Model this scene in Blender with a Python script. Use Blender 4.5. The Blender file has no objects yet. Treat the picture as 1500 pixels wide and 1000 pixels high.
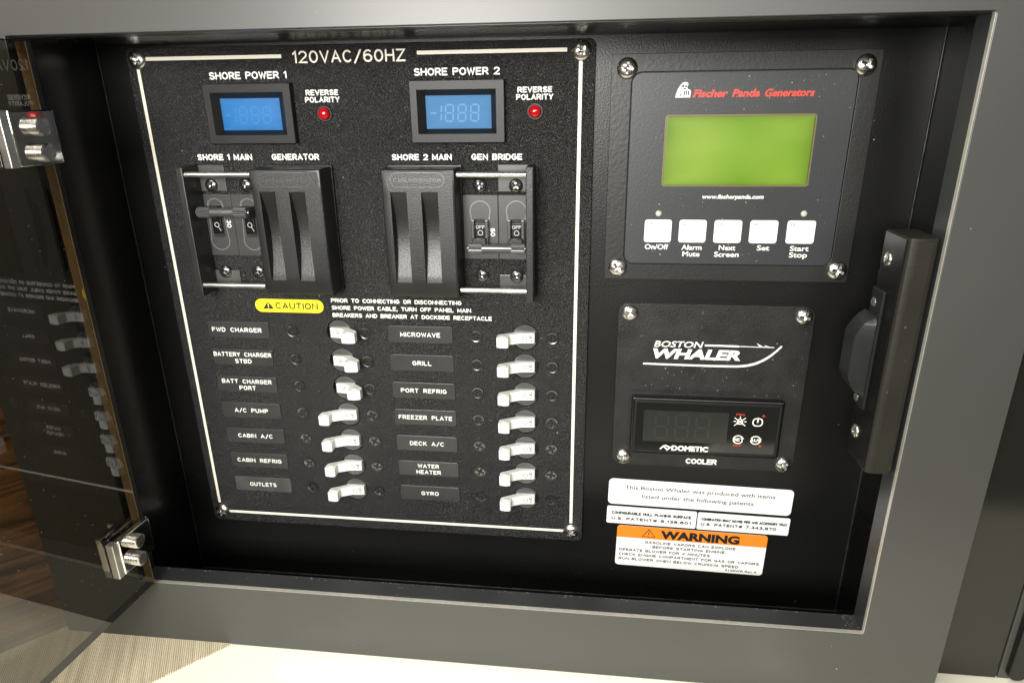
import bpy, bmesh, math, random
from mathutils import Vector, Matrix
random.seed(7)
S = bpy.context.scene
COL = S.collection
MM = 0.001
def W(p):                       # panel coordinates in mm (x right, y DOWN, z out of the panel) -> world metres
    return Vector((p[0]*MM, -p[2]*MM, -p[1]*MM))

# ------------------------------------------------------------------ camera, world, lamps, exposure
cd = bpy.data.cameras.new('camera'); cam = bpy.data.objects.new('camera', cd); COL.objects.link(cam)
cd.sensor_width = 36.0; cd.lens = 36.0*973.477/1500.0; cd.clip_start = 0.01; cd.clip_end = 50
def rodr(r):
    r = Vector(r); th = r.length
    return Matrix.Rotation(th, 3, r.normalized())
Rc = rodr((0.3496460, 0.1152025, 0.0080886))
right, down, fwd = Rc[0], Rc[1], Rc[2]
def cv(v): return Vector((v[0], v[2], -v[1]))
r_, u_, b_ = cv(right), -cv(down), -cv(fwd)
M = Matrix(((r_[0], u_[0], b_[0]), (r_[1], u_[1], b_[1]), (r_[2], u_[2], b_[2]))).to_4x4()
M.translation = W((152.64, -150.86, 420.18))
cam.matrix_world = M
S.camera = cam
wd = bpy.data.worlds.new('World'); S.world = wd; wd.use_nodes = True
nt = wd.node_tree; bg = nt.nodes['Background']
tc = nt.nodes.new('ShaderNodeTexCoord'); sp = nt.nodes.new('ShaderNodeSeparateXYZ'); cr = nt.nodes.new('ShaderNodeValToRGB')
nt.links.new(tc.outputs['Generated'], sp.inputs[0]); mr = nt.nodes.new('ShaderNodeMapRange')
mr.inputs[1].default_value = -1; mr.inputs[2].default_value = 1
nt.links.new(sp.outputs[2], mr.inputs[0]); nt.links.new(mr.outputs[0], cr.inputs[0]); nt.links.new(cr.outputs[0], bg.inputs[0])
cr.color_ramp.elements[0].color = (.30, .23, .15, 1); cr.color_ramp.elements[1].color = (.85, .83, .76, 1)
cr.color_ramp.elements[0].position = .3; cr.color_ramp.elements[1].position = .75
bg.inputs[1].default_value = 0.22
def area(name, pos, target, sx, sy, power, col):
    l = bpy.data.lights.new(name, 'AREA'); l.shape = 'RECTANGLE'; l.size = sx; l.size_y = sy; l.energy = power; l.color = col
    o = bpy.data.objects.new(name, l); COL.objects.link(o); p = W(pos); o.location = p
    o.rotation_euler = (W(target)-p).to_track_quat('-Z', 'Y').to_euler(); return o
area('front_lamp', (-60, -235, 880), (60, -20, 0), .34, .24, 12, (1, .98, .94))
area('room_lamp', (420, -420, 1300), (120, 0, 0), .5, .4, 5.5, (1, .98, .93))
area('upper_left_fill', (-300, -640, 520), (-60, -150, 60), .45, .3, 3.6, (1, .98, .93))  # added fill, lifts the top-left of the cabinet face more than its bottom
area('ceiling_lamp', (-120, -1100, 270), (-60, 200, 140), .6, .4, 11, (1, .97, .89))
S.view_settings.view_transform = 'Standard'; S.view_settings.look = 'None'
S.view_settings.exposure = 0.0; S.view_settings.gamma = 1.0

# ------------------------------------------------------------------ materials
MATS = {}
def mat(name, base, rough=.5, metal=0, bump=None, spots=None, emit=None, coat=0, ior=1.5, vary=None, spec=.5):
    m = bpy.data.materials.new(name); m.use_nodes = True; t = m.node_tree; b = t.nodes['Principled BSDF']
    b.inputs['Base Color'].default_value = (*base, 1); b.inputs['Roughness'].default_value = rough
    b.inputs['Metallic'].default_value = metal; b.inputs['IOR'].default_value = ior
    b.inputs['Coat Weight'].default_value = coat; b.inputs['Specular IOR Level'].default_value = spec
    co = t.nodes.new('ShaderNodeTexCoord')
    geo = t.nodes.new('ShaderNodeNewGeometry')
    src = geo.outputs['Position']
    if emit: b.inputs['Emission Color'].default_value = (*emit[0], 1); b.inputs['Emission Strength'].default_value = emit[1]
    col = None
    if vary:   # (scale, amount): broad uneven tone and gloss
        n = t.nodes.new('ShaderNodeTexNoise'); n.inputs['Scale'].default_value = vary[0]; n.inputs['Detail'].default_value = 5
        t.links.new(src, n.inputs['Vector'])
        mx = t.nodes.new('ShaderNodeMix'); mx.data_type = 'RGBA'
        mx.inputs[6].default_value = (*[c*(1-vary[1]) for c in base], 1); mx.inputs[7].default_value = (*[min(1, c*(1+vary[1])) for c in base], 1)
        t.links.new(n.outputs[0], mx.inputs[0]); col = mx.outputs[2]
        mr = t.nodes.new('ShaderNodeMapRange'); mr.inputs[3].default_value = max(.02, rough*(1-vary[1]*.6)); mr.inputs[4].default_value = min(1, rough*(1+vary[1]*.6))
        t.links.new(n.outputs[0], mr.inputs[0]); t.links.new(mr.outputs[0], b.inputs['Roughness'])
    if spots:  # (scale, threshold, colour, strength): dust and scuffs
        n = t.nodes.new('ShaderNodeTexNoise'); n.inputs['Scale'].default_value = spots[0]; n.inputs['Detail'].default_value = 2
        t.links.new(src, n.inputs['Vector'])
        mr = t.nodes.new('ShaderNodeMapRange'); mr.inputs[1].default_value = spots[1]; mr.inputs[2].default_value = spots[1]+.04; mr.inputs[4].default_value = spots[3]
        t.links.new(n.outputs[0], mr.inputs[0])
        mx = t.nodes.new('ShaderNodeMix'); mx.data_type = 'RGBA'; mx.inputs[6].default_value = (*base, 1)
        if col: t.links.new(col, mx.inputs[6])
        mx.inputs[7].default_value = (*spots[2], 1); t.links.new(mr.outputs[0], mx.inputs[0]); col = mx.outputs[2]
    if col: t.links.new(col, b.inputs['Base Color'])
    if bump:   # (scale, distance in mm[, detail])
        n = t.nodes.new('ShaderNodeTexNoise'); n.inputs['Scale'].default_value = bump[0]; n.inputs['Detail'].default_value = bump[2] if len(bump) > 2 else 2
        t.links.new(src, n.inputs['Vector'])
        bp = t.nodes.new('ShaderNodeBump'); bp.inputs['Distance'].default_value = bump[1]*MM; bp.inputs['Strength'].default_value = 1
        t.links.new(n.outputs[0], bp.inputs['Height']); t.links.new(bp.outputs[0], b.inputs['Normal'])
    MATS[name] = m; return m
mat('plate_black', (.010, .010, .0095), .31, bump=(1500, 1.1, 1), vary=(14, .35), spots=(420, .71, (.22, .21, .18), .5))
mat('box_black', (.006, .006, .0055), .36, spec=.36, bump=(950, .11), vary=(9, .3), spots=(300, .76, (.12, .12, .1), .5))
mat('wall_black', (.004, .004, .004), .26, bump=(500, .05), vary=(12, .3))
mat('trim_black', (.022, .023, .024), .34, vary=(20, .3), spots=(150, .74, (.12, .12, .12), .5))
mat('membrane', (.026, .028, .030), .42, bump=(900, .06), vary=(10, .25), spots=(260, .745, (.3, .3, .27), .6))
mat('generator_frame', (.017, .017, .016), .40, spec=.4, bump=(500, .12), vary=(12, .25))
mat('cooler_black', (.014, .014, .013), .42, spec=.45, bump=(1000, .22), vary=(60, .5), spots=(120, .72, (.12, .12, .11), .35))
mat('nameplate', (.035, .035, .034), .34, bump=(700, .10), vary=(30, .35))
mat('nameplate_dusty', (.055, .055, .052), .5, bump=(700, .2), vary=(60, .5))
mat('plastic_black', (.014, .014, .013), .36, bump=(1300, .14), vary=(25, .4), spots=(60, .73, (.07, .07, .065), .4))
mat('bezel_black', (.013, .013, .0125), .40, spec=.25, bump=(1200, .05))
mat('breaker_body', (.045, .045, .043), .36, bump=(900, .05), vary=(30, .2))
mat('breaker_gloss', (.075, .075, .072), .26, vary=(60, .3))
mat('dark_gap', (.003, .003, .003), .6)
mat('steel', (.66, .64, .60), .27, 1, vary=(150, .3))
mat('chrome', (.80, .79, .76), .06, 1, vary=(80, .3), bump=(60, .05))
mat('rail_metal', (.80, .78, .72), .34, 1, vary=(90, .3))
mat('screw_black', (.15, .148, .14), .22, .9)
mat('bar_grey', (.13, .13, .125), .26, .6)
mat('cabinet_grey', (.054, .054, .0495), .38, .1, vary=(5, .16), bump=(900, .012), spots=(90, .77, (.30, .29, .25), .0), spec=.5)
mat('side_gloss', (.012, .012, .010), .14, 0, vary=(8, .2))
mat('highlight_metal', (.55, .53, .46), .35, .6, vary=(300, .2))  # pale tone that paints the highlight on the opening edge
mat('white_lever', (.78, .77, .72), .34, vary=(60, .05))
mat('white_ink', (.86, .85, .78), .5)
mat('line_ink', (.84, .80, .66), .45, vary=(90, .08))
mat('grey_ink', (.06, .06, .058), .5)
mat('dim_ink', (.48, .48, .45), .5)
mat('rim_grey', (.20, .20, .19), .3, .3)
mat('black_ink', (.012, .012, .012), .5)
mat('red_ink', (.72, .055, .035), .45)
mat('red_icon', (.42, .05, .02), .4)
mat('sticker_white', (.84, .84, .80), .42, vary=(40, .04))
mat('sticker_orange', (.84, .235, .02), .42)
mat('caution_yellow', (.90, .78, .02), .42)
mat('red_lens', (.42, .006, .008), .14, coat=.5)
mat('button_white', (.80, .81, .79), .40, vary=(70, .06), spots=(70, .70, (.45, .44, .38), .5))
mat('lcd_blue', (.004, .03, .08), .25, spec=.25, emit=((.002, .21, .60), .85))
mat('lcd_blue_pale', (.02, .05, .09), .55, spec=.12, emit=((.085, .28, .56), .80))
mat('lcd_seg', (.004, .04, .09), .5, emit=((.006, .25, .62), .82))
mat('lcd_seg_pale', (.02, .05, .09), .55, emit=((.10, .32, .61), .82))
mat('screen_rim', (.16, .12, .06), .35)
mat('smoke_window', (.010, .0105, .010), .08, spec=.6)
mat('screen_dark', (.020, .022, .019), .22)
mat('screen_seg', (.026, .028, .025), .25)
mat('strike_brown', (.016, .0145, .011), .46, spec=.32, bump=(400, .12), vary=(25, .35), spots=(220, .70, (.16, .14, .1), .5))
mat('latch_grey', (.011, .0115, .0115), .42, spec=.3, vary=(60, .3))
mat('acrylic_edge', (.26, .17, .07), .42, bump=(700, .3), vary=(120, .35), spots=(500, .68, (.6, .5, .22), .6))
mat('clear_lens', (.5, .48, .40), .12)
mat('cream', (.80, .76, .62), .45, vary=(4, .03))
mat('dust', (.60, .58, .50), .8)
# green backlit screen, slightly uneven
def green():
    m = mat('lcd_green', (.04, .07, .005), .30, spec=.3); t = m.node_tree; b = t.nodes['Principled BSDF']
    g = t.nodes.new('ShaderNodeNewGeometry'); n = t.nodes.new('ShaderNodeTexNoise'); n.inputs['Scale'].default_value = 22; n.inputs['Detail'].default_value = 1
    t.links.new(g.outputs['Position'], n.inputs['Vector']); r = t.nodes.new('ShaderNodeValToRGB')
    r.color_ramp.elements[0].position = .35; r.color_ramp.elements[0].color = (.20, .37, .022, 1)
    r.color_ramp.elements[1].position = .65; r.color_ramp.elements[1].color = (.33, .48, .06, 1)
    t.links.new(n.outputs[0], r.inputs[0]); t.links.new(r.outputs[0], b.inputs['Emission Color'])
    backlight(m, .92, .42, 8)
def backlight(m, full, drop, power):
    t = m.node_tree; b = t.nodes['Principled BSDF']; c = t.nodes.new('ShaderNodeTexCoord'); sp = t.nodes.new('ShaderNodeSeparateXYZ'); t.links.new(c.outputs['Generated'], sp.inputs[0])
    def op(kind, a, v=None):
        n = t.nodes.new('ShaderNodeMath'); n.operation = kind
        for i, x in enumerate((a, v)):
            if x is None: continue
            if isinstance(x, (int, float)): n.inputs[i].default_value = x
            else: t.links.new(x, n.inputs[i])
        return n.outputs[0]
    e = [op('POWER', op('ABSOLUTE', op('SUBTRACT', op('MULTIPLY', sp.outputs[k], 2), 1)), power) for k in (0, 2)]
    s_ = op('MAXIMUM', e[0], e[1])
    nz = t.nodes.new('ShaderNodeTexNoise'); nz.inputs['Scale'].default_value = 3; t.links.new(c.outputs['Generated'], nz.inputs['Vector'])
    v = op('SUBTRACT', full*1.1, op('MULTIPLY', s_, drop)); v = op('SUBTRACT', v, op('MULTIPLY', nz.outputs[0], full*.22))
    t.links.new(v, b.inputs['Emission Strength'])
green(); backlight(MATS['lcd_blue'], .85, .25, 6); backlight(MATS['lcd_blue_pale'], .82, .2, 6)
# smoked acrylic sheet: tinted, see-through, mirror-like at the surface
def acrylic():
    m = bpy.data.materials.new('smoked_acrylic'); m.use_nodes = True; t = m.node_tree; t.nodes.clear()
    o = t.nodes.new('ShaderNodeOutputMaterial'); mx = t.nodes.new('ShaderNodeMixShader'); tr = t.nodes.new('ShaderNodeBsdfTransparent')
    gl = t.nodes.new('ShaderNodeBsdfGlossy'); fr = t.nodes.new('ShaderNodeFresnel'); fr.inputs[0].default_value = 1.75
    tr.inputs[0].default_value = (.38, .37, .335, 1); gl.inputs['Roughness'].default_value = .004
    t.links.new(fr.outputs[0], mx.inputs[0]); t.links.new(tr.outputs[0], mx.inputs[1]); t.links.new(gl.outputs[0], mx.inputs[2]); t.links.new(mx.outputs[0], o.inputs[0])
    MATS['acrylic'] = m
    m = bpy.data.materials.new('smoked_acrylic_back'); m.use_nodes = True; t = m.node_tree; t.nodes.clear()
    o = t.nodes.new('ShaderNodeOutputMaterial'); tr = t.nodes.new('ShaderNodeBsdfTransparent'); tr.inputs[0].default_value = (.70, .685, .64, 1)
    t.links.new(tr.outputs[0], o.inputs[0]); MATS['acrylic_back'] = m
acrylic()
def wood():
    m = mat('walnut', (.1, .05, .02), .38); t = m.node_tree; b = t.nodes['Principled BSDF']
    g = t.nodes.new('ShaderNodeNewGeometry'); mp = t.nodes.new('ShaderNodeMapping'); mp.inputs['Scale'].default_value = (4, 4, 60)
    mp.inputs['Rotation'].default_value = (0, .12, 0)
    t.links.new(g.outputs['Position'], mp.inputs[0]); n = t.nodes.new('ShaderNodeTexNoise'); n.inputs['Scale'].default_value = 3; n.inputs['Detail'].default_value = 8; n.inputs['Distortion'].default_value = .8
    t.links.new(mp.outputs[0], n.inputs['Vector']); r = t.nodes.new('ShaderNodeValToRGB')
    r.color_ramp.elements[0].position = .36; r.color_ramp.elements[0].color = (.040, .018, .007, 1)
    r.color_ramp.elements[1].position = .64; r.color_ramp.elements[1].color = (.30, .135, .042, 1)
    t.links.new(n.outputs[0], r.inputs[0]); t.links.new(r.outputs[0], b.inputs['Base Color'])
wood()
def fabric():
    m = mat('woven', (.5, .45, .35), .8); t = m.node_tree; b = t.nodes['Principled BSDF']
    g = t.nodes.new('ShaderNodeNewGeometry'); mp = t.nodes.new('ShaderNodeMapping'); mp.inputs['Rotation'].default_value = (0, 0, 2.662)
    t.links.new(g.outputs['Position'], mp.inputs[0])
    def wv(axis, sc, dist):
        w = t.nodes.new('ShaderNodeTexWave'); w.bands_direction = axis; w.inputs['Scale'].default_value = sc; w.inputs['Distortion'].default_value = dist; w.inputs['Detail'].default_value = 1
        w.inputs['Detail Scale'].default_value = 1.5
        t.links.new(mp.outputs[0], w.inputs[0]); return w.outputs[1]
    a = wv('X', 235, .5); c = wv('Y', 420, .6)
    mu = t.nodes.new('ShaderNodeMath'); mu.operation = 'MULTIPLY'; t.links.new(a, mu.inputs[0]); t.links.new(c, mu.inputs[1])
    ad = t.nodes.new('ShaderNodeMath'); ad.operation = 'MULTIPLY_ADD'; t.links.new(a, ad.inputs[0]); ad.inputs[1].default_value = .5; t.links.new(mu.outputs[0], ad.inputs[2])
    mp2 = t.nodes.new('ShaderNodeMapping'); mp2.inputs['Scale'].default_value = (260, 9, 1); t.links.new(mp.outputs[0], mp2.inputs[0])
    n = t.nodes.new('ShaderNodeTexNoise'); n.inputs['Scale'].default_value = 1; n.inputs['Detail'].default_value = 3; t.links.new(mp2.outputs[0], n.inputs['Vector'])
    md = t.nodes.new('ShaderNodeMath'); md.operation = 'MULTIPLY_ADD'; t.links.new(n.outputs[0], md.inputs[0]); md.inputs[1].default_value = 1.5; t.links.new(ad.outputs[0], md.inputs[2])
    sb = t.nodes.new('ShaderNodeMath'); sb.operation = 'MULTIPLY'; sb.inputs[1].default_value = .5; t.links.new(md.outputs[0], sb.inputs[0])
    r = t.nodes.new('ShaderNodeValToRGB'); r.color_ramp.elements[0].position = .30; r.color_ramp.elements[0].color = (.36, .29, .17, 1)
    r.color_ramp.elements[1].position = .82; r.color_ramp.elements[1].color = (.82, .74, .54, 1)
    t.links.new(sb.outputs[0], r.inputs[0]); t.links.new(r.outputs[0], b.inputs['Base Color'])
    bp = t.nodes.new('ShaderNodeBump'); bp.inputs['Distance'].default_value = .0006; t.links.new(ad.outputs[0], bp.inputs['Height']); t.links.new(bp.outputs[0], b.inputs['Normal'])
fabric()

# ------------------------------------------------------------------ object helpers
WP = {}
def link(o, parent, pos):
    COL.objects.link(o)
    if parent: o.parent = parent; o.location = W(pos)-W(WP[parent.name])
    else: o.location = W(pos)
    WP[o.name] = pos
def thing(name, label, cat, pos, group=None):
    o = bpy.data.objects.new(name, None); o.empty_display_size = .02; link(o, None, pos); tag(o, label, cat, group); return o
def tag(o, label, cat, group=None, kind=None):
    if label: o['label'] = label
    if cat: o['category'] = cat
    if group: o['group'] = group
    if kind: o['kind'] = kind
def mesh(name, verts, faces, m, smooth=None, recalc=True):
    me = bpy.data.meshes.new(name); me.from_pydata([W(v) for v in verts], [], faces)
    for q in (m if isinstance(m, (list, tuple)) else [m]): me.materials.append(MATS[q])
    if recalc:
        b = bmesh.new(); b.from_mesh(me); bmesh.ops.recalc_face_normals(b, faces=b.faces); b.to_mesh(me); b.free()
    if smooth is not None: shade(me, smooth)
    return me
def shade(me, deg=35):
    b = bmesh.new(); b.from_mesh(me)
    for f in b.faces: f.smooth = True
    for e in b.edges:
        if len(e.link_faces) == 2:
            an = e.calc_face_angle(0); A, B_ = (f.calc_area() for f in e.link_faces)
            if an > math.radians(deg) or (an > .1 and max(A, B_) > 6*min(A, B_)): e.smooth = False
    b.to_mesh(me); b.free()
def obj(name, me, parent=None, pos=(0, 0, 0), label=None):
    o = bpy.data.objects.new(name, me); link(o, parent, pos)
    if label: o['label'] = label
    return o
def bevel(me, w, seg=2, deg=30):
    b = bmesh.new(); b.from_mesh(me)
    es = [e for e in b.edges if len(e.link_faces) == 2 and e.calc_face_angle(0) > math.radians(deg)]
    bmesh.ops.bevel(b, geom=es, offset=w*MM, segments=seg, profile=.6, affect='EDGES', clamp_overlap=True)
    b.to_mesh(me); b.free(); shade(me, 40); return me
def boxm(name, a, b, m, bev=0, seg=2):
    v = [(x, y, z) for x in (a[0], b[0]) for y in (a[1], b[1]) for z in (a[2], b[2])]
    f = [(0, 1, 3, 2), (4, 6, 7, 5), (0, 4, 5, 1), (2, 3, 7, 6), (0, 2, 6, 4), (1, 5, 7, 3)]
    me = mesh(name, v, f, m)
    return bevel(me, bev, seg) if bev else me
def rrect(x0, y0, x1, y1, r, n=5):
    p = []
    for cx, cy, a in ((x1-r, y0+r, -90), (x1-r, y1-r, 0), (x0+r, y1-r, 90), (x0+r, y0+r, 180)):
        for i in range(n+1):
            t = math.radians(a+90*i/n); p.append((cx+r*math.cos(t), cy+r*math.sin(t)))
    return p
def circ(cx, cy, r, n=32): return [(cx+r*math.cos(2*math.pi*i/n), cy+r*math.sin(2*math.pi*i/n)) for i in range(n)]
def prism(name, pts, z0, z1, m, bev=0):
    n = len(pts); v = [(x, y, z0) for x, y in pts]+[(x, y, z1) for x, y in pts]
    f = [tuple(range(n)), tuple(range(n, 2*n))]+[(i, (i+1) % n, n+(i+1) % n, n+i) for i in range(n)]
    me = mesh(name, v, f, m)
    if bev:
        b = bmesh.new(); b.from_mesh(me); zt = -z1*MM
        es = [e for e in b.edges if abs(e.verts[0].co.y-zt) < 1e-7 and abs(e.verts[1].co.y-zt) < 1e-7]
        bmesh.ops.bevel(b, geom=es, offset=bev*MM, segments=2, profile=.5, affect='EDGES', clamp_overlap=True); b.to_mesh(me); b.free()
    shade(me, 35); return me
def sheet(name, outer, holes, z0, z1, m, bev=0):      # plate with real holes
    cu = bpy.data.curves.new('tmp', 'CURVE'); cu.dimensions = '2D'; cu.fill_mode = 'BOTH'; cu.extrude = abs(z1-z0)/2*MM
    for pl in [outer]+holes:
        s = cu.splines.new('POLY'); s.points.add(len(pl)-1); s.use_cyclic_u = True
        for i, (x, y) in enumerate(pl): s.points[i].co = (x*MM, -y*MM, 0, 1)
    if bev: cu.bevel_depth = bev*MM; cu.bevel_resolution = 1; cu.offset = -bev*MM; cu.extrude -= bev*MM
    o = bpy.data.objects.new('tmp', cu); COL.objects.link(o)
    me = bpy.data.meshes.new_from_object(o.evaluated_get(bpy.context.evaluated_depsgraph_get()))
    bpy.data.objects.remove(o); me.name = name; me.materials.clear(); me.materials.append(MATS[m])
    zc = (z0+z1)/2
    for v in me.vertices: v.co = (v.co.x, -zc*MM-v.co.z, v.co.y)
    b = bmesh.new(); b.from_mesh(me); bmesh.ops.remove_doubles(b, verts=b.verts, dist=1e-7); bmesh.ops.recalc_face_normals(b, faces=b.faces); b.to_mesh(me); b.free()
    shade(me, 35); return me
def lathe(name, prof, m, n=32, axis='z', smooth=35):   # prof: (radius, height)
    v = []; f = []
    for r, h in prof:
        for i in range(n):
            a = 2*math.pi*i/n; c, s = r*math.cos(a), r*math.sin(a)
            v.append((c, s, h) if axis == 'z' else ((h, c, s) if axis == 'x' else (c, h, s)))
    for j in range(len(prof)-1):
        for i in range(n):
            f.append((j*n+i, j*n+(i+1) % n, (j+1)*n+(i+1) % n, (j+1)*n+i))
    f.append(tuple(range(n))); f.append(tuple(range((len(prof)-1)*n, len(prof)*n)))
    me = mesh(name, v, f, m); b = bmesh.new(); b.from_mesh(me); bmesh.ops.remove_doubles(b, verts=b.verts, dist=1e-8); b.to_mesh(me); b.free(); shade(me, smooth); return me
def screw(name, r, h, m, rim=0, ang=0, deep=1.2, cl=.46, cw=.105, mixs=None):     # cross-head screw, dome or countersunk with a rim
    fr = [0, .06, .11, .16, .21, .26, .31, .37, .43, .50, .60, .72, .84, .93, 1.0]; n = 56; v = [(0, 0, h-deep)]; f = []
    for k in fr[1:]:
        for i in range(n):
            a = 2*math.pi*i/n; x, y = k*math.cos(a), k*math.sin(a)
            if rim: z = h*(1 if k > .86 else .72)
            else: z = h*math.sqrt(max(0, 1-k*k*.97))
            a2 = a-ang; p, q = abs(k*math.cos(a2)), abs(k*math.sin(a2))
            if (p < cw and q < cl) or (q < cw and p < cl) or (k < .17): z -= deep*(1-.55*k/cl)
            v.append((x*r, y*r, z))
    for i in range(n): f.append((0, 1+i, 1+(i+1) % n))
    for j in range(len(fr)-2):
        for i in range(n): f.append((1+j*n+i, 1+j*n+(i+1) % n, 1+(j+1)*n+(i+1) % n, 1+(j+1)*n+i))
    L = 1+(len(fr)-2)*n
    for i in range(n): v.append((v[L+i][0], v[L+i][1], -.3))
    for i in range(n): f.append((L+i, L+(i+1) % n, L+n+(i+1) % n, L+n+i))
    f.append(tuple(L+n+i for i in range(n)))
    return mesh(name, v, f, m, 42)

# ------------------------------------------------------------------ lettering
def ribbon(V, F, pts, w, z, closed=False, cap=True):
    P = [Vector((p[0], p[1])) for p in pts]; n = len(P)
    if n < 2: return
    L = []; R = []
    for i in range(n):
        a = P[i-1] if (i > 0 or closed) else None; b = P[(i+1) % n] if (i < n-1 or closed) else None
        d1 = (P[i]-a).normalized() if a is not None else None; d2 = (b-P[i]).normalized() if b is not None else None
        if d1 is None: d1 = d2
        if d2 is None: d2 = d1
        t = (d1+d2); t = t.normalized() if t.length > 1e-6 else d1
        nn = Vector((-t.y, t.x)); k = min(1.9, 1/max(.4, nn.dot(Vector((-d1.y, d1.x)))))
        L.append(P[i]+nn*w/2*k); R.append(P[i]-nn*w/2*k)
    b0 = len(V)
    for l, r in zip(L, R): V.append((l.x, l.y, z)); V.append((r.x, r.y, z))
    for i in range(n if closed else n-1):
        j = (i+1) % n; F.append((b0+2*i, b0+2*i+1, b0+2*j+1, b0+2*j))
    if cap and not closed:
        for e, q in ((0, 1), (n-1, n-2)):
            d = (P[e]-P[q]).normalized(); o = Vector((-d.y, d.x)); c0 = len(V)
            for k in range(5):
                a = math.pi*k/4; p = P[e]+(o*math.cos(a)+d*math.sin(a))*w/2; V.append((p.x, p.y, z))
            F.append(tuple(range(c0, c0+5)))
def arc(cx, cy, rx, ry, a0, a1, n=8): return [(cx+rx*math.cos(math.radians(a0+(a1-a0)*i/n)), cy+ry*math.sin(math.radians(a0+(a1-a0)*i/n))) for i in range(n+1)]
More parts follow.
